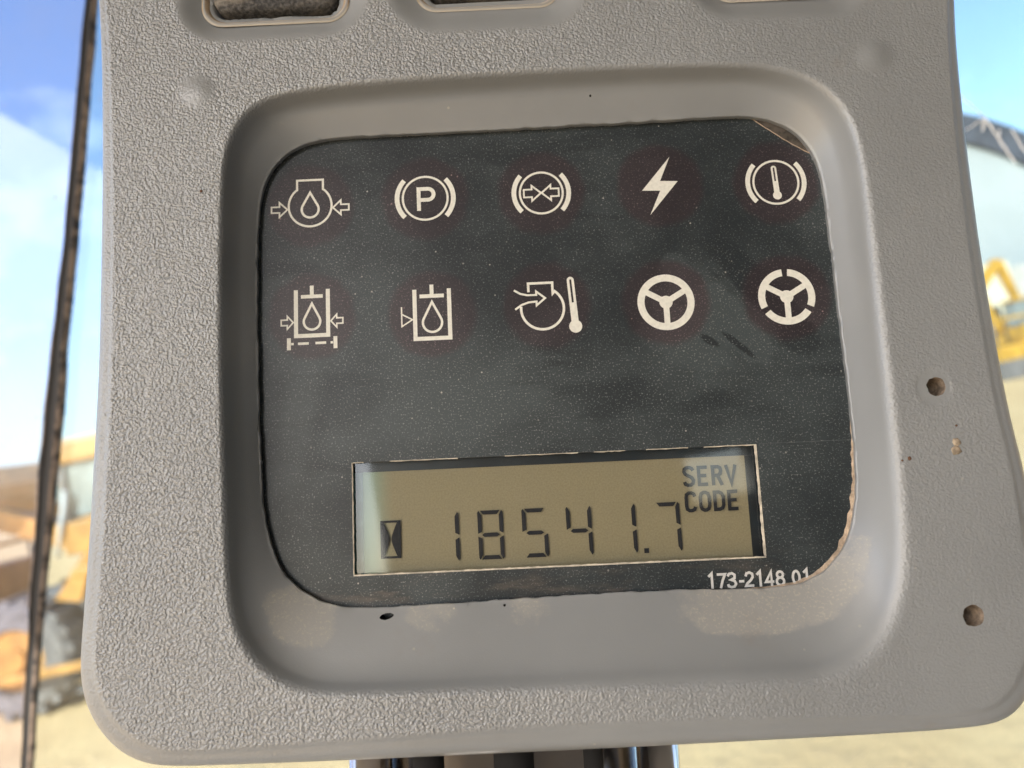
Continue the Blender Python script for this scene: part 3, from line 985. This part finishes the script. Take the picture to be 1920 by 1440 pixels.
# ---- part number printed low on the film
GLYPH = {'1': [[(0.15, 2.05), (0.75, 2.6), (0.75, 0)]],
         '7': [[(0.0, 2.38), (1.45, 2.38), (0.95, 1.3), (0.55, 0)]],
         '3': [[(0.02, 2.0), (0.25, 2.38), (0.8, 2.5), (1.25, 2.2), (1.2, 1.65), (0.6, 1.38), (1.2, 1.15), (1.4, 0.65), (1.1, 0.2), (0.6, 0.1), (0.1, 0.3), (0.0, 0.65)]],
         '-': [[(0.1, 1.05), (1.0, 1.05)]],
         '2': [[(0.05, 1.85), (0.25, 2.35), (0.75, 2.5), (1.25, 2.25), (1.3, 1.7), (0.9, 1.15), (0.3, 0.65), (0.05, 0.22), (1.45, 0.22)]],
         '4': [[(1.5, 0.75), (0.05, 0.75), (1.05, 2.5), (1.05, 0)]],
         '8': [arc_pts((0.72, 1.9), 0.52, 0, 360, 20), arc_pts((0.72, 0.75), 0.64, 0, 360, 22)],
         '0': [[(0.72 + 0.58 * math.cos(R(a_)), 1.3 + 1.1 * math.sin(R(a_))) for a_ in range(0, 361, 18)]]}
p = Print(ZD + 0.05)
x = 34.75
for ch in "173-2148 01":
    adv = {'1': 1.75, '-': 1.3, ' ': 1.0}.get(ch, 1.98)
    for st in GLYPH.get(ch, []):
        p.stroke([(x + a_ * 1.06, -38.75 + b_ * 1.06) for a_, b_ in st], 0.46)
    x += adv
p.build("part_number", M['print_white'], film)

# ---- hour meter
ZL = -13.3
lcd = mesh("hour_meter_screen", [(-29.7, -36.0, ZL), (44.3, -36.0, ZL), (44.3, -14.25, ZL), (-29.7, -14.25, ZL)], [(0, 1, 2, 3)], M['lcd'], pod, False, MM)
# dark mask of the module above and right of the active area, glass edge at the left
bm = bmesh.new()
bm_box(bm, (-33.0 * MM, -14.25 * MM, -14.4 * MM), (48.5 * MM, -10.5 * MM, (ZL + 0.12) * MM))
from_bm("screen_border", bm, M['lcd_border'], lcd)
bm = bmesh.new()
bm_box(bm, (44.3 * MM, -36.0 * MM, -14.4 * MM), (48.5 * MM, -14.27 * MM, (ZL + 0.12) * MM))
from_bm("screen_border", bm, M['lcd_border'], lcd)
bm = bmesh.new()
bm_box(bm, (-33.0 * MM, -36.0 * MM, -14.4 * MM), (-29.7 * MM, -14.27 * MM, (ZL + 0.12) * MM))
from_bm("glass_edge", bm, M['lcd_edge'], lcd)
# pale chipped lip of the window
lip_v, lip_f = [], []
def lip(pts, w0, w1, nx, ny):
    n0 = len(lip_v)
    for i, q in enumerate(pts):
        w = w0 + (w1 - w0) * random.random()
        lip_v.append((q[0] - nx * 0.05, q[1] - ny * 0.05, ZD + 0.10)); lip_v.append((q[0] + nx * w, q[1] + ny * w, ZD + 0.06)); lip_v.append((q[0] + nx * w, q[1] + ny * w, ZD - 0.45))
        if i:
            k = n0 + 3 * i
            lip_f.extend([(k - 3, k, k + 1, k - 2), (k - 2, k + 1, k + 2, k - 1)])
def along(a_, b_, n):
    return [(a_[0] + (b_[0] - a_[0]) * i / n, a_[1] + (b_[1] - a_[1]) * i / n) for i in range(n + 1)]
lip(along((WX0, WY0), (WX1, WY0), 130), 0.16, 0.30, 0, 1)
lip(along((WX1, WY0 + 0.3), (WX1, WY1), 40), 0.20, 0.36, -1, 0)
lip(along((WX0, WY1), (WX0, WY0 + 0.3), 40), 0.10, 0.20, 1, 0)
for a_, b_ in ((-31, -29), (-24, -11), (-2, 12), (15, 21), (25, 33), (36, 46)):
    lip(along((b_, WY1), (a_, WY1), 12), 0.03, 0.17, 0, -1)
mesh("window_lip", lip_v, lip_f, M['pale_edge'], lcd, False, MM)
cover = mesh("cover_glass", [(WX0 - .3, WY0 - .3, ZD - 1.1), (WX1 + .3, WY0 - .3, ZD - 1.1), (WX1 + .3, WY1 + .3, ZD - 1.1), (WX0 - .3, WY1 + .3, ZD - 1.1)], [(0, 1, 2, 3)], M['cover'], lcd, False, MM)

# seven-segment digits, 4.7 x 9.2 mm
W2, H2, T = 2.05, 4.22, 0.76
def seg_h(y, top):
    s = 1 if top == 1 else -1
    if top == 0:
        return [(-W2 + 0.35, y), (-W2 + 0.85, y + T / 2), (W2 - 0.85, y + T / 2), (W2 - 0.35, y), (W2 - 0.85, y - T / 2), (-W2 + 0.85, y - T / 2)]
    yo, yi = y + s * T / 2, y - s * T / 2
    return [(-W2 + 0.15, yo), (W2 - 0.15, yo), (W2 - 0.72, yi), (-W2 + 0.72, yi)]
def seg_v(x, s, upper):
    xo, xi = x + s * T / 2, x - s * T / 2
    y0, y1 = (0.22, H2 + 0.1) if upper else (-0.22, -H2 - 0.1)
    k = 1 if upper else -1
    return [(xo, y0 + 0.02 * k), (xi, y0 + 0.42 * k), (xi, y1 - 0.62 * k), (xo - s * 0.25, y1 + 0.30 * k), (xo, y1 - 0.1 * k)]
SEG = {'a': seg_h(H2, 1), 'g': seg_h(0, 0), 'd': seg_h(-H2, -1), 'f': seg_v(-W2, -1, True), 'b': seg_v(W2, 1, True),
       'e': seg_v(-W2, -1, False), 'c': seg_v(W2, 1, False)}
USE = {'1': 'bc', '8': 'abcdefg', '5': 'afgcd', '4': 'fgbc', '7': 'abc'}
for i, ch in enumerate("185417"):
    p = Print(ZL + 0.30)
    for s_ in USE[ch]:
        p.poly([(x_ + 0.012 * -y_, y_) for x_, y_ in SEG[s_]])
    p.build("digit", M['segment'], lcd, (-13.8 + 8.47 * i, -27.15, 0))
Print(ZL + 0.30).poly([(-0.45, -0.45), (0.45, -0.45), (0.45, 0.45), (-0.45, 0.45)]).build("decimal_point", M['segment'], lcd, (24.15, -31.45, 0))
p = Print(ZL + 0.30)
hw, hh = 1.95, 3.55
p.stroke([(-hw, hh - 0.2), (hw, hh - 0.2)], 0.42); p.stroke([(-hw, -hh + 0.2), (hw, -hh + 0.2)], 0.42)
for s in (-1, 1):
    curve = [(s * (0.12 + 1.12 * (abs(t) ** 1.35)), t * (hh - 0.4)) for t in [-1 + 2 * i / 16 for i in range(17)]]
    q = curve + [(s * hw, hh - 0.4), (s * hw, -hh + 0.4)]
    for k in range(16):
        p.v += [(curve[k][0], curve[k][1], p.z), (curve[k + 1][0], curve[k + 1][1], p.z), (s * hw, curve[k + 1][1], p.z), (s * hw, curve[k][1], p.z)]
        n0 = len(p.v) - 4
        p.f.append((n0, n0 + 1, n0 + 2, n0 + 3))
    p.lift()
p.build("hourglass_symbol", M['segment'], lcd, (-24.5, -27.2, 0))
LET = {'S': [[(1.95, 3.0), (1.75, 3.4), (1.35, 3.6), (0.75, 3.6), (0.3, 3.3), (0.22, 2.8), (0.45, 2.35), (1.05, 2.0), (1.65, 1.65), (1.95, 1.15), (1.8, 0.55), (1.35, 0.25), (0.75, 0.25), (0.35, 0.45), (0.2, 0.9)]],
       'E': [[(1.95, 3.55), (0.3, 3.55), (0.3, 0.28), (1.98, 0.28)], [(0.3, 1.95), (1.75, 1.95)]],
       'R': [[(0.3, 0), (0.3, 3.55), (1.3, 3.55), (1.75, 3.3), (1.85, 2.75), (1.7, 2.2), (1.3, 1.9), (0.3, 1.9)], [(1.15, 1.9), (1.95, 0)]],
       'V': [[(0.15, 3.8), (1.05, 0.2), (1.95, 3.8)]],
       'C': [[(1.95, 2.9), (1.75, 3.4), (1.3, 3.6), (0.8, 3.6), (0.35, 3.3), (0.25, 2.7), (0.25, 1.1), (0.35, 0.55), (0.8, 0.25), (1.3, 0.25), (1.75, 0.45), (1.95, 0.95)]],
       'O': [[(0.25, 1.1), (0.25, 2.7), (0.45, 3.35), (0.9, 3.6), (1.3, 3.6), (1.75, 3.35), (1.95, 2.7), (1.95, 1.1), (1.75, 0.5), (1.3, 0.25), (0.9, 0.25), (0.45, 0.5)]],
       'D': [[(0.3, 0.28), (0.3, 3.55), (1.15, 3.55), (1.65, 3.3), (1.92, 2.7), (1.92, 1.1), (1.65, 0.5), (1.15, 0.28)]]}
for word, y0 in (("SERV", -19.75), ("CODE", -24.6)):
    p = Print(ZL + 0.30)
    for i, ch in enumerate(word):
        for st in LET[ch]:
            p.stroke([(32.15 + 2.72 * i + a_, y0 + b_) for a_, b_ in st], 0.66, ch in 'OD')
    p.build("lettering", M['segment'], lcd)

for o_ in (film, lcd, gasket):
    o_.scale = (DS, DS, 1)
    o_.location = (0, DY * MM, 0)

# ---- rocker switches in the dished openings along the top
def make_rocker_mat():
    t = NT("worn_black_rocker")
    n = t.noise(60, 5, 0.7, 0, t.mapping(scale=(0.5, 2.0, 1)))
    f = t.noise(1400, 3)
    col = t.mix(t.ramp(f, 0.35, 0.7), (0.020, 0.019, 0.018), (0.085, 0.080, 0.074))
    col = t.mix(t.math('MULTIPLY', t.ramp(n, 0.50, 0.70), 0.75), col, (0.26, 0.225, 0.175))
    t.set(color=col, rough=0.75, normal=t.bump(f, 0.0004, 0.7))
    return t.m
def make_frame_mat():
    t = NT("dusty_tan_opening_edge")
    n = t.noise(300, 4, 0.6)
    z = t.n.new('ShaderNodeSeparateXYZ'); t.lk(t.tc.outputs['Object'], z.inputs[0])
    col = t.mix(t.ramp(n, 0.35, 0.65), (0.22, 0.15, 0.095), (0.36, 0.27, 0.18))
    pale = t.math('MULTIPLY', t.ramp(z.outputs['Z'], -0.0030, -0.0024), t.ramp(z.outputs['Y'], 0.0765, 0.0785, 1.0, 0.12))  # edge highlight painted in as pale colour, strongest on the lower side
    col = t.mix(pale, col, (0.45, 0.41, 0.34))
    col = t.mix(t.ramp(z.outputs['Z'], -0.00246, -0.00236), col, (0.30, 0.29, 0.27))
    t.set(color=col, rough=0.85, normal=t.bump(n, 0.0003, 0.6))
    return t.m
M['rocker'] = make_rocker_mat()
M['frame'] = make_frame_mat()
def rrect(cx, cy, hx, hy, r, n=10):
    pts = []
    for (sx, sy, a0) in ((1, 1, 0), (-1, 1, 90), (-1, -1, 180), (1, -1, 270)):
        for i in range(n + 1):
            t = R(a0 + 90 * i / n)
            pts.append((cx + sx * (hx - r) + r * math.cos(t), cy + sy * (hy - r) + r * math.sin(t)))
    return pts
for k, (cx, cy, hx, hy, r) in enumerate(SWITCHES):
    vs, fs = [], []
    prof = [(0.7, -2.55), (0.25, -2.32), (0.0, -2.40), (-0.45, -2.9), (-1.3, -4.2), (-1.7, -5.6)]
    for dr, z in prof:
        vs += [(x, y, z) for x, y in rrect(cx, cy, hx + dr, hy + dr, r + dr * 0.6)]
    n = len(vs) // len(prof)
    for i in range(len(prof) - 1):
        for j in range(n):
            fs.append((i * n + j, i * n + (j + 1) % n, (i + 1) * n + (j + 1) % n, (i + 1) * n + j))
    sw = mesh("rocker_switch", [], [], None, pod)
    vs2, fs2 = [], []
    prof2 = [(-1.45, -5.5), (-1.45, -3.1), (-1.7, -2.5), (-2.3, -2.15), (-3.4, -2.05), (-7.0, -2.35)]
    for dr, z in prof2:
        vs2 += [(x, y, z - 0.012 * (y - (cy - hy)) ** 1.0 * 1.0) for x, y in rrect(cx, cy + 0.55, hx + dr, hy + dr - 0.55, max(0.8, r + dr * 0.55))]
    n2 = len(vs2) // len(prof2)
    for i in range(len(prof2) - 1):
        for j in range(n2):
            fs2.append((i * n2 + j, i * n2 + (j + 1) % n2, (i + 1) * n2 + (j + 1) % n2, (i + 1) * n2 + j))
    fs2.append(tuple(range((len(prof2) - 1) * n2, len(prof2) * n2)))
    me = bpy.data.meshes.new("rocker_switch")
    me.from_pydata([(a_ * MM, b_ * MM, c_ * MM) for a_, b_, c_ in vs2], [], fs2)
    me.materials.append(M['rocker'])
    me.polygons.foreach_set('use_smooth', [True] * len(me.polygons))
    sw.data = me
    mesh("opening_edge", vs, fs, M['frame'], sw, True, MM)

# ---- dried specks stuck on the right margin
def blob(x, y, z, r, mat, seed, flat=0.35):
    bm = bmesh.new()
    bmesh.ops.create_icosphere(bm, subdivisions=2, radius=1)
    for v in bm.verts:
        k = 1 + 0.35 * noise.noise(v.co * 1.7 + Vector((seed, 0, 0)))
        v.co = Vector((x + v.co.x * r * k, y + v.co.y * r * k, z + v.co.z * r * flat * k)) * MM
    return from_bm("mud_speck", bm, mat, pod, True)
mud = simple("dried_mud", (0.33, 0.265, 0.19), 0.95, nscale=900, var=0.4)
rust = simple("brown_speck", (0.14, 0.07, 0.04), 0.9, nscale=900, var=0.3)
blob(79.0, -14.1, -0.45, 0.75, mud, 1, 0.3); blob(78.8, -15.5, -0.5, 0.85, mud, 2, 0.3)
blob(70.2, -16.6, -0.30, 0.38, rust, 3); blob(68.9, -16.9, -0.3, 0.20, rust, 4)
blob(79.4, -11.1, -0.5, 0.22, rust, 5)
blob(-3.6, -43.6, -7.5, 0.4, mud, 6); blob(-20.2, -46.5, -6.6, 0.4, mud, 8)
blob(-57.0, 39.5, -0.3, 0.28, rust, 9)

# ---- column carrying the pod
col = empty("steering_column", Vector((0, 0.16, -0.9)))
tag(col, "steel tube column with side brackets under the grey pod", "column")
def pod_pt(x, y, z):
    m = Matrix.LocRotScale(POD_LOC, Quaternion(), None)
    from mathutils import Euler
    return POD_LOC + Euler(POD_ROT).to_matrix() @ (Vector((x, y, z)) * MM)
def col_tube(name, x, z, r, y0, y1, mat):
    a_, b_ = pod_pt(x, y0, z) - col.location, pod_pt(x, y1, z) - col.location
    return tube(name, a_, b_, r * MM, mat, col, seg=48)
foot_y = -900
def col_len(x, z):
    # runs down until it meets the cab floor
    p0, p1 = pod_pt(x, -50, z), pod_pt(x, -150, z)
    return -50 - 100 * (p0.z + 0.8985) / (p0.z - p1.z)
for nm, x, z, r, mt in (("outer_tube", -3.2, -46.0, 29.0, M['chrome']), ("tilt_strut", -32.5, -30.0, 4.4, M['chrome']), ("tilt_strut", 26.5, -30.0, 4.4, M['chrome'])):
    col_tube(nm, x, z, r, -58, col_len(x, z) if nm == "outer_tube" else -190, mt)
for x, r in ((-18.5, 2.9), (-2.8, 3.7), (11.8, 1.8)):
    col_tube("dark_reflection", x, -12.0, r, -60.0, -200, M['void'])  # black rods standing in for the tube's dark reflection bands
bm = bmesh.new()
c0 = pod_pt(5, -195, -30) - col.location
bm_box(bm, c0 - Vector((.05, .03, .012)), c0 + Vector((.05, .03, .012)), bevel=.003)
from_bm("clamp", bm, M['bracket'], col)

# ------------------------------------------------------------------ yard: wheel loader beyond the left panes
def wheel(parent, x, y, z, r, w, mt=M['tyre'], rim=M['orange']):
    bm = bmesh.new()
    prof = [(0.55, -0.5), (0.9, -0.5), (1.0, -0.38), (1.0, 0.38), (0.9, 0.5), (0.55, 0.5)]
    n = 40
    vs = [[bm.verts.new((x + r * pr_ * math.cos(2 * math.pi * i / n), y + w * s_, z + r * pr_ * math.sin(2 * math.pi * i / n))) for i in range(n)] for pr_, s_ in prof]
    for a_, b_ in zip(vs, vs[1:]):
        for i in range(n):
            bm.faces.new((a_[i], a_[(i + 1) % n], b_[(i + 1) % n], b_[i]))
    for i in range(0, n, 2):     # lugs
        t = 2 * math.pi * i / n
        bm_box(bm, (x + r * 1.0 * math.cos(t) - .06, y - w * .46, z + r * 1.0 * math.sin(t) - .06), (x + r * math.cos(t) + .06, y + w * .46, z + r * math.sin(t) + .06), Quaternion((0, 1, 0), -t))
    wh = from_bm("wheel", bm, mt, parent)
    bm = bmesh.new()
    bm_tube(bm, (x, y - w * .42, z), (x, y + w * .42, z), r * 0.56, seg=32)
    bm_tube(bm, (x, y - w * .52, z), (x, y - w * .40, z), r * 0.2, seg=20)
    from_bm("rim", bm, rim, wh)
    return wh

ld = empty("wheel_loader", (-7.0, 13.2, GZ))
tag(ld, "weathered orange wheel loader with raised bucket standing on sand", "wheel loader")
def P(name, lo, hi, mat, bevel=0.03, rot=None):
    return box(name, lo, hi, mat, ld, rot, bevel)
P("cab_roof", (-0.55, -0.9, 3.72), (1.8, 0.9, 4.12), M['orange'], 0.08)
P("cab_glass", (-0.35, -0.78, 2.85), (1.6, 0.78, 3.717), M['cabglass'])
for x in (-0.42, 0.55, 1.62):
    P("cab_post", (x, -0.84, 2.803), (x + 0.10, -0.75, 3.722), M['steel'], 0.0)
P("cab_base", (-0.5, -0.88, 2.28), (1.9, 0.88, 2.80), M['orange'])
P("hood", (1.9, -0.75, 1.7), (4.4, 0.75, 2.75), M['orange'], 0.12)
P("front_frame", (-3.0, -0.7, 1.2), (-1.9, 0.7, 2.35), M['orange'], 0.08)
P("grille", (4.38, -0.6, 1.8), (4.5, 0.6, 2.6), M['dark'], 0.0)
P("chassis", (-2.1, -0.55, 1.05), (4.3, 0.55, 1.75), M['steel'])
P("fender", (-0.2, -1.35, 1.95), (1.6, -0.8, 2.1), M['orange'])
P("fuel_tank", (0.35, -1.2, 0.55), (1.35, -0.58, 1.6), M['steel'], 0.08)
P("step_rail", (-1.75, -1.55, 0.62), (0.55, -1.40, 0.74), M['orange'], 0.01)
P("step_plate", (-0.3, -1.6, 0.30), (0.55, -1.0, 0.36), M['steel'], 0.0)
prism("bracket", [(-0.75, 1.65), (-0.15, 2.28), (0.0, 2.28), (-0.35, 1.55)], -1.0, -0.85, M['orange'], ld)
for x in (-1.35, 2.9):
    for y in (-1.0, 1.0):
        wheel(ld, x, y, 0.92, 0.86, 0.62)
bm = bmesh.new()
for y in (-0.62, 0.62):
    bm_prism(bm, [(-0.4, 2.3), (-0.3, 2.6), (-2.2, 3.55), (-3.0, 3.15), (-2.9, 2.9), (-2.1, 3.15)], y - .1, y + .1)
from_bm("lift_arm", bm, M['orange'], ld)
tube("tilt_ram", (-0.3, 0, 2.5), (-2.3, 0, 3.35), 0.09, M['steel'], ld)
prism("bucket", [(-1.75, 3.95), (-1.6, 3.62), (-1.95, 3.40), (-2.8, 3.35), (-3.5, 3.55), (-3.45, 3.62), (-2.8, 3.5), (-2.1, 3.56), (-1.9, 3.72), (-1.95, 3.95)], -1.45, 1.45, M['orange'], ld)
P("head_lamp", (-0.62, -0.7, 3.5), (-0.5, -0.5, 3.7), M['print_white'], 0.0)
tube("hand_rail", (-0.62, -0.92, 2.3), (-0.30, -0.92, 3.3), 0.035, M['print_white'], ld)
tube("exhaust_stack", (3.2, 0.3, 2.7), (3.2, 0.3, 3.6), 0.07, M['steel'], ld)

# a lower machine further left behind it
gd = empty("road_roller", (-13.0, 18.0, GZ))
tag(gd, "small orange road roller parked behind the wheel loader", "roller")
box("canopy", (-1.3, -0.8, 2.5), (0.9, 0.8, 2.6), M['orange'], gd, bevel=.02)
box("engine_cover", (-2.2, -0.7, 0.9), (0.2, 0.7, 1.75), M['orange'], gd, bevel=.08)
for x in (-1.2, 0.8):
    for y in (-0.7, 0.7):
        tube("canopy_post", (x, y, 1.1), (x, y, 2.52), 0.04, M['steel'], gd)
tube("drum", (1.6, -0.85, 0.65), (1.6, 0.85, 0.65), 0.65, M['steel'], gd, seg=36)
tube("drum", (-1.6, -0.85, 0.65), (-1.6, 0.85, 0.65), 0.65, M['steel'], gd, seg=36)
box("frame", (-0.2, -0.6, 0.7), (1.7, 0.6, 1.25), M['orange'], gd, bevel=.05)

# ------------------------------------------------------------------ yard: machines and buildings beyond the right side
ex = empty("tracked_excavator", (22.6, 33.5, GZ))
tag(ex, "yellow tracked excavator with upright folded boom in front of the cream building", "excavator")
def E_(name, lo, hi, mat, bevel=0.05):
    return box(name, lo, hi, mat, ex, bevel=bevel)
for y in (-1.2, 0.7):
    prism("track", [(-1.8, 0.0), (1.8, 0.0), (2.15, 0.35), (2.1, 0.75), (1.8, 0.9), (-1.8, 0.9), (-2.1, 0.75), (-2.15, 0.35)], y, y + 0.5, M['steel'], ex)
tube("slew_ring", (0, 0, 0.7), (0, 0, 1.15), 0.7, M['steel'], ex)
E_("upper_body", (-1.3, -1.2, 1.15), (1.5, 1.2, 2.1), M['yellow'], 0.1)
E_("counterweight", (1.5, -1.2, 1.2), (2.1, 1.2, 2.2), M['yellow'], 0.12)
E_("cab_body", (-1.35, -1.2, 1.9), (-0.3, -0.3, 2.95), M['cabglass'], 0.06)
E_("cab_roof", (-1.4, -1.25, 2.95), (-0.25, -0.25, 3.05), M['yellow'], 0.02)
prism("boom", [(-1.2, 1.8), (-1.6, 1.9), (-2.2, 3.8), (-0.9, 4.9), (-0.7, 4.6), (-1.75, 3.6)], 0.1, 0.5, M['yellow'], ex)
prism("stick", [(-0.95, 4.95), (-0.6, 4.85), (-0.15, 2.9), (-0.35, 2.8)], 0.12, 0.48, M['yellow'], ex)
prism("bucket", [(-0.4, 2.9), (-0.1, 2.9), (0.3, 2.4), (0.0, 2.1), (-0.35, 2.4)], -0.2, 0.8, M['steel'], ex)
dz = empty("bulldozer", (20.0, 31.0, GZ))
tag(dz, "small yellow bulldozer with its blade down beside the excavator", "bulldozer")
for y in (-0.9, 0.5):
    prism("track", [(-1.3, 0.0), (1.3, 0.0), (1.6, 0.35), (1.3, 0.75), (-1.3, 0.75), (-1.6, 0.35)], y, y + 0.4, M['steel'], dz)
box("hood", (0.2, -0.5, 0.7), (1.7, 0.5, 1.5), M['yellow'], dz, bevel=.06)
box("seat_base", (-1.2, -0.8, 0.7), (0.2, 0.8, 1.3), M['yellow'], dz, bevel=.05)
box("canopy", (-1.3, -0.8, 2.3), (0.3, 0.8, 2.4), M['yellow'], dz, bevel=.02)
for x in (-1.2, 0.2):
    for y in (-0.72, 0.72):
        tube("canopy_post", (x, y, 1.2), (x, y, 2.32), 0.05, M['steel'], dz)
prism("blade", [(2.0, 0.05), (2.15, 0.05), (2.3, 0.5), (2.2, 1.1), (2.1, 1.1), (2.12, 0.5)], -1.4, 1.4, M['yellow'], dz)
box("push_arm", (0.0, -1.05, 0.3), (2.1, -0.93, 0.45), M['yellow'], dz)

cb = empty("cream_building", (22.5, 36.5, GZ))
tag(cb, "cream flat roofed building standing in front of the pale arched shed", "building")
box("wall", (-3.2, 0, 0), (1.6, 3, 4.9), M['cream'], cb)
box("parapet", (-3.3, -0.1, 4.9), (0.2, 3.1, 5.15), M['cream'], cb)
box("window", (-2.6, -0.06, 2.6), (-1.6, 0.0, 3.8), M['dark'], cb)
box("window", (0.1, -0.06, 1.6), (0.7, 0.0, 2.9), M['dark'], cb)
wl2 = empty("yard_wall", (32.0, 37.2, GZ))
tag(wl2, "long beige block wall running along the yard behind the excavator", "wall")
for i in range(5):
    box("wall_bay", (-7.6 + 3.0 * i, 0, 0), (-4.64 + 3.0 * i, 0.25, 4.6), M['beige'], wl2)
    box("pier", (-4.8 + 3.0 * i, -0.1, 0), (-4.45 + 3.0 * i, 0.35, 4.85), M['beige'], wl2)

sh = empty("arched_shed", (20.6, 39.5, GZ))
tag(sh, "pale round arched shed with a broad dark roof edge", "shed")
CZ, RA = 1.0, 13.0
arch = [(RA * math.cos(R(a_)), CZ + RA * math.sin(R(a_))) for a_ in range(-4, 185, 4)]
arch_i = [((RA - 1.45) * math.cos(R(a_)), CZ + (RA - 1.45) * math.sin(R(a_))) for a_ in range(-4, 185, 4)]
prism("end_wall", arch_i, 0.25, 0.45, M['shedwall'], sh)
bm = bmesh.new()
n = len(arch)
va = [[bm.verts.new((p_[0], y_, p_[1])) for p_ in lst] for lst, y_ in ((arch, 0.0), (arch, 20.0), (arch_i, 20.0), (arch_i, 0.0))]
for k in range(4):
    a_, b_ = va[k], va[(k + 1) % 4]
    for i in range(n - 1):
        bm.faces.new((a_[i], a_[i + 1], b_[i + 1], b_[i]))
from_bm("roof", bm, M['shedroof'], sh)
box("door", (-3, 0.15, 0), (3, 0.25, 5.0), M['beige'], sh)
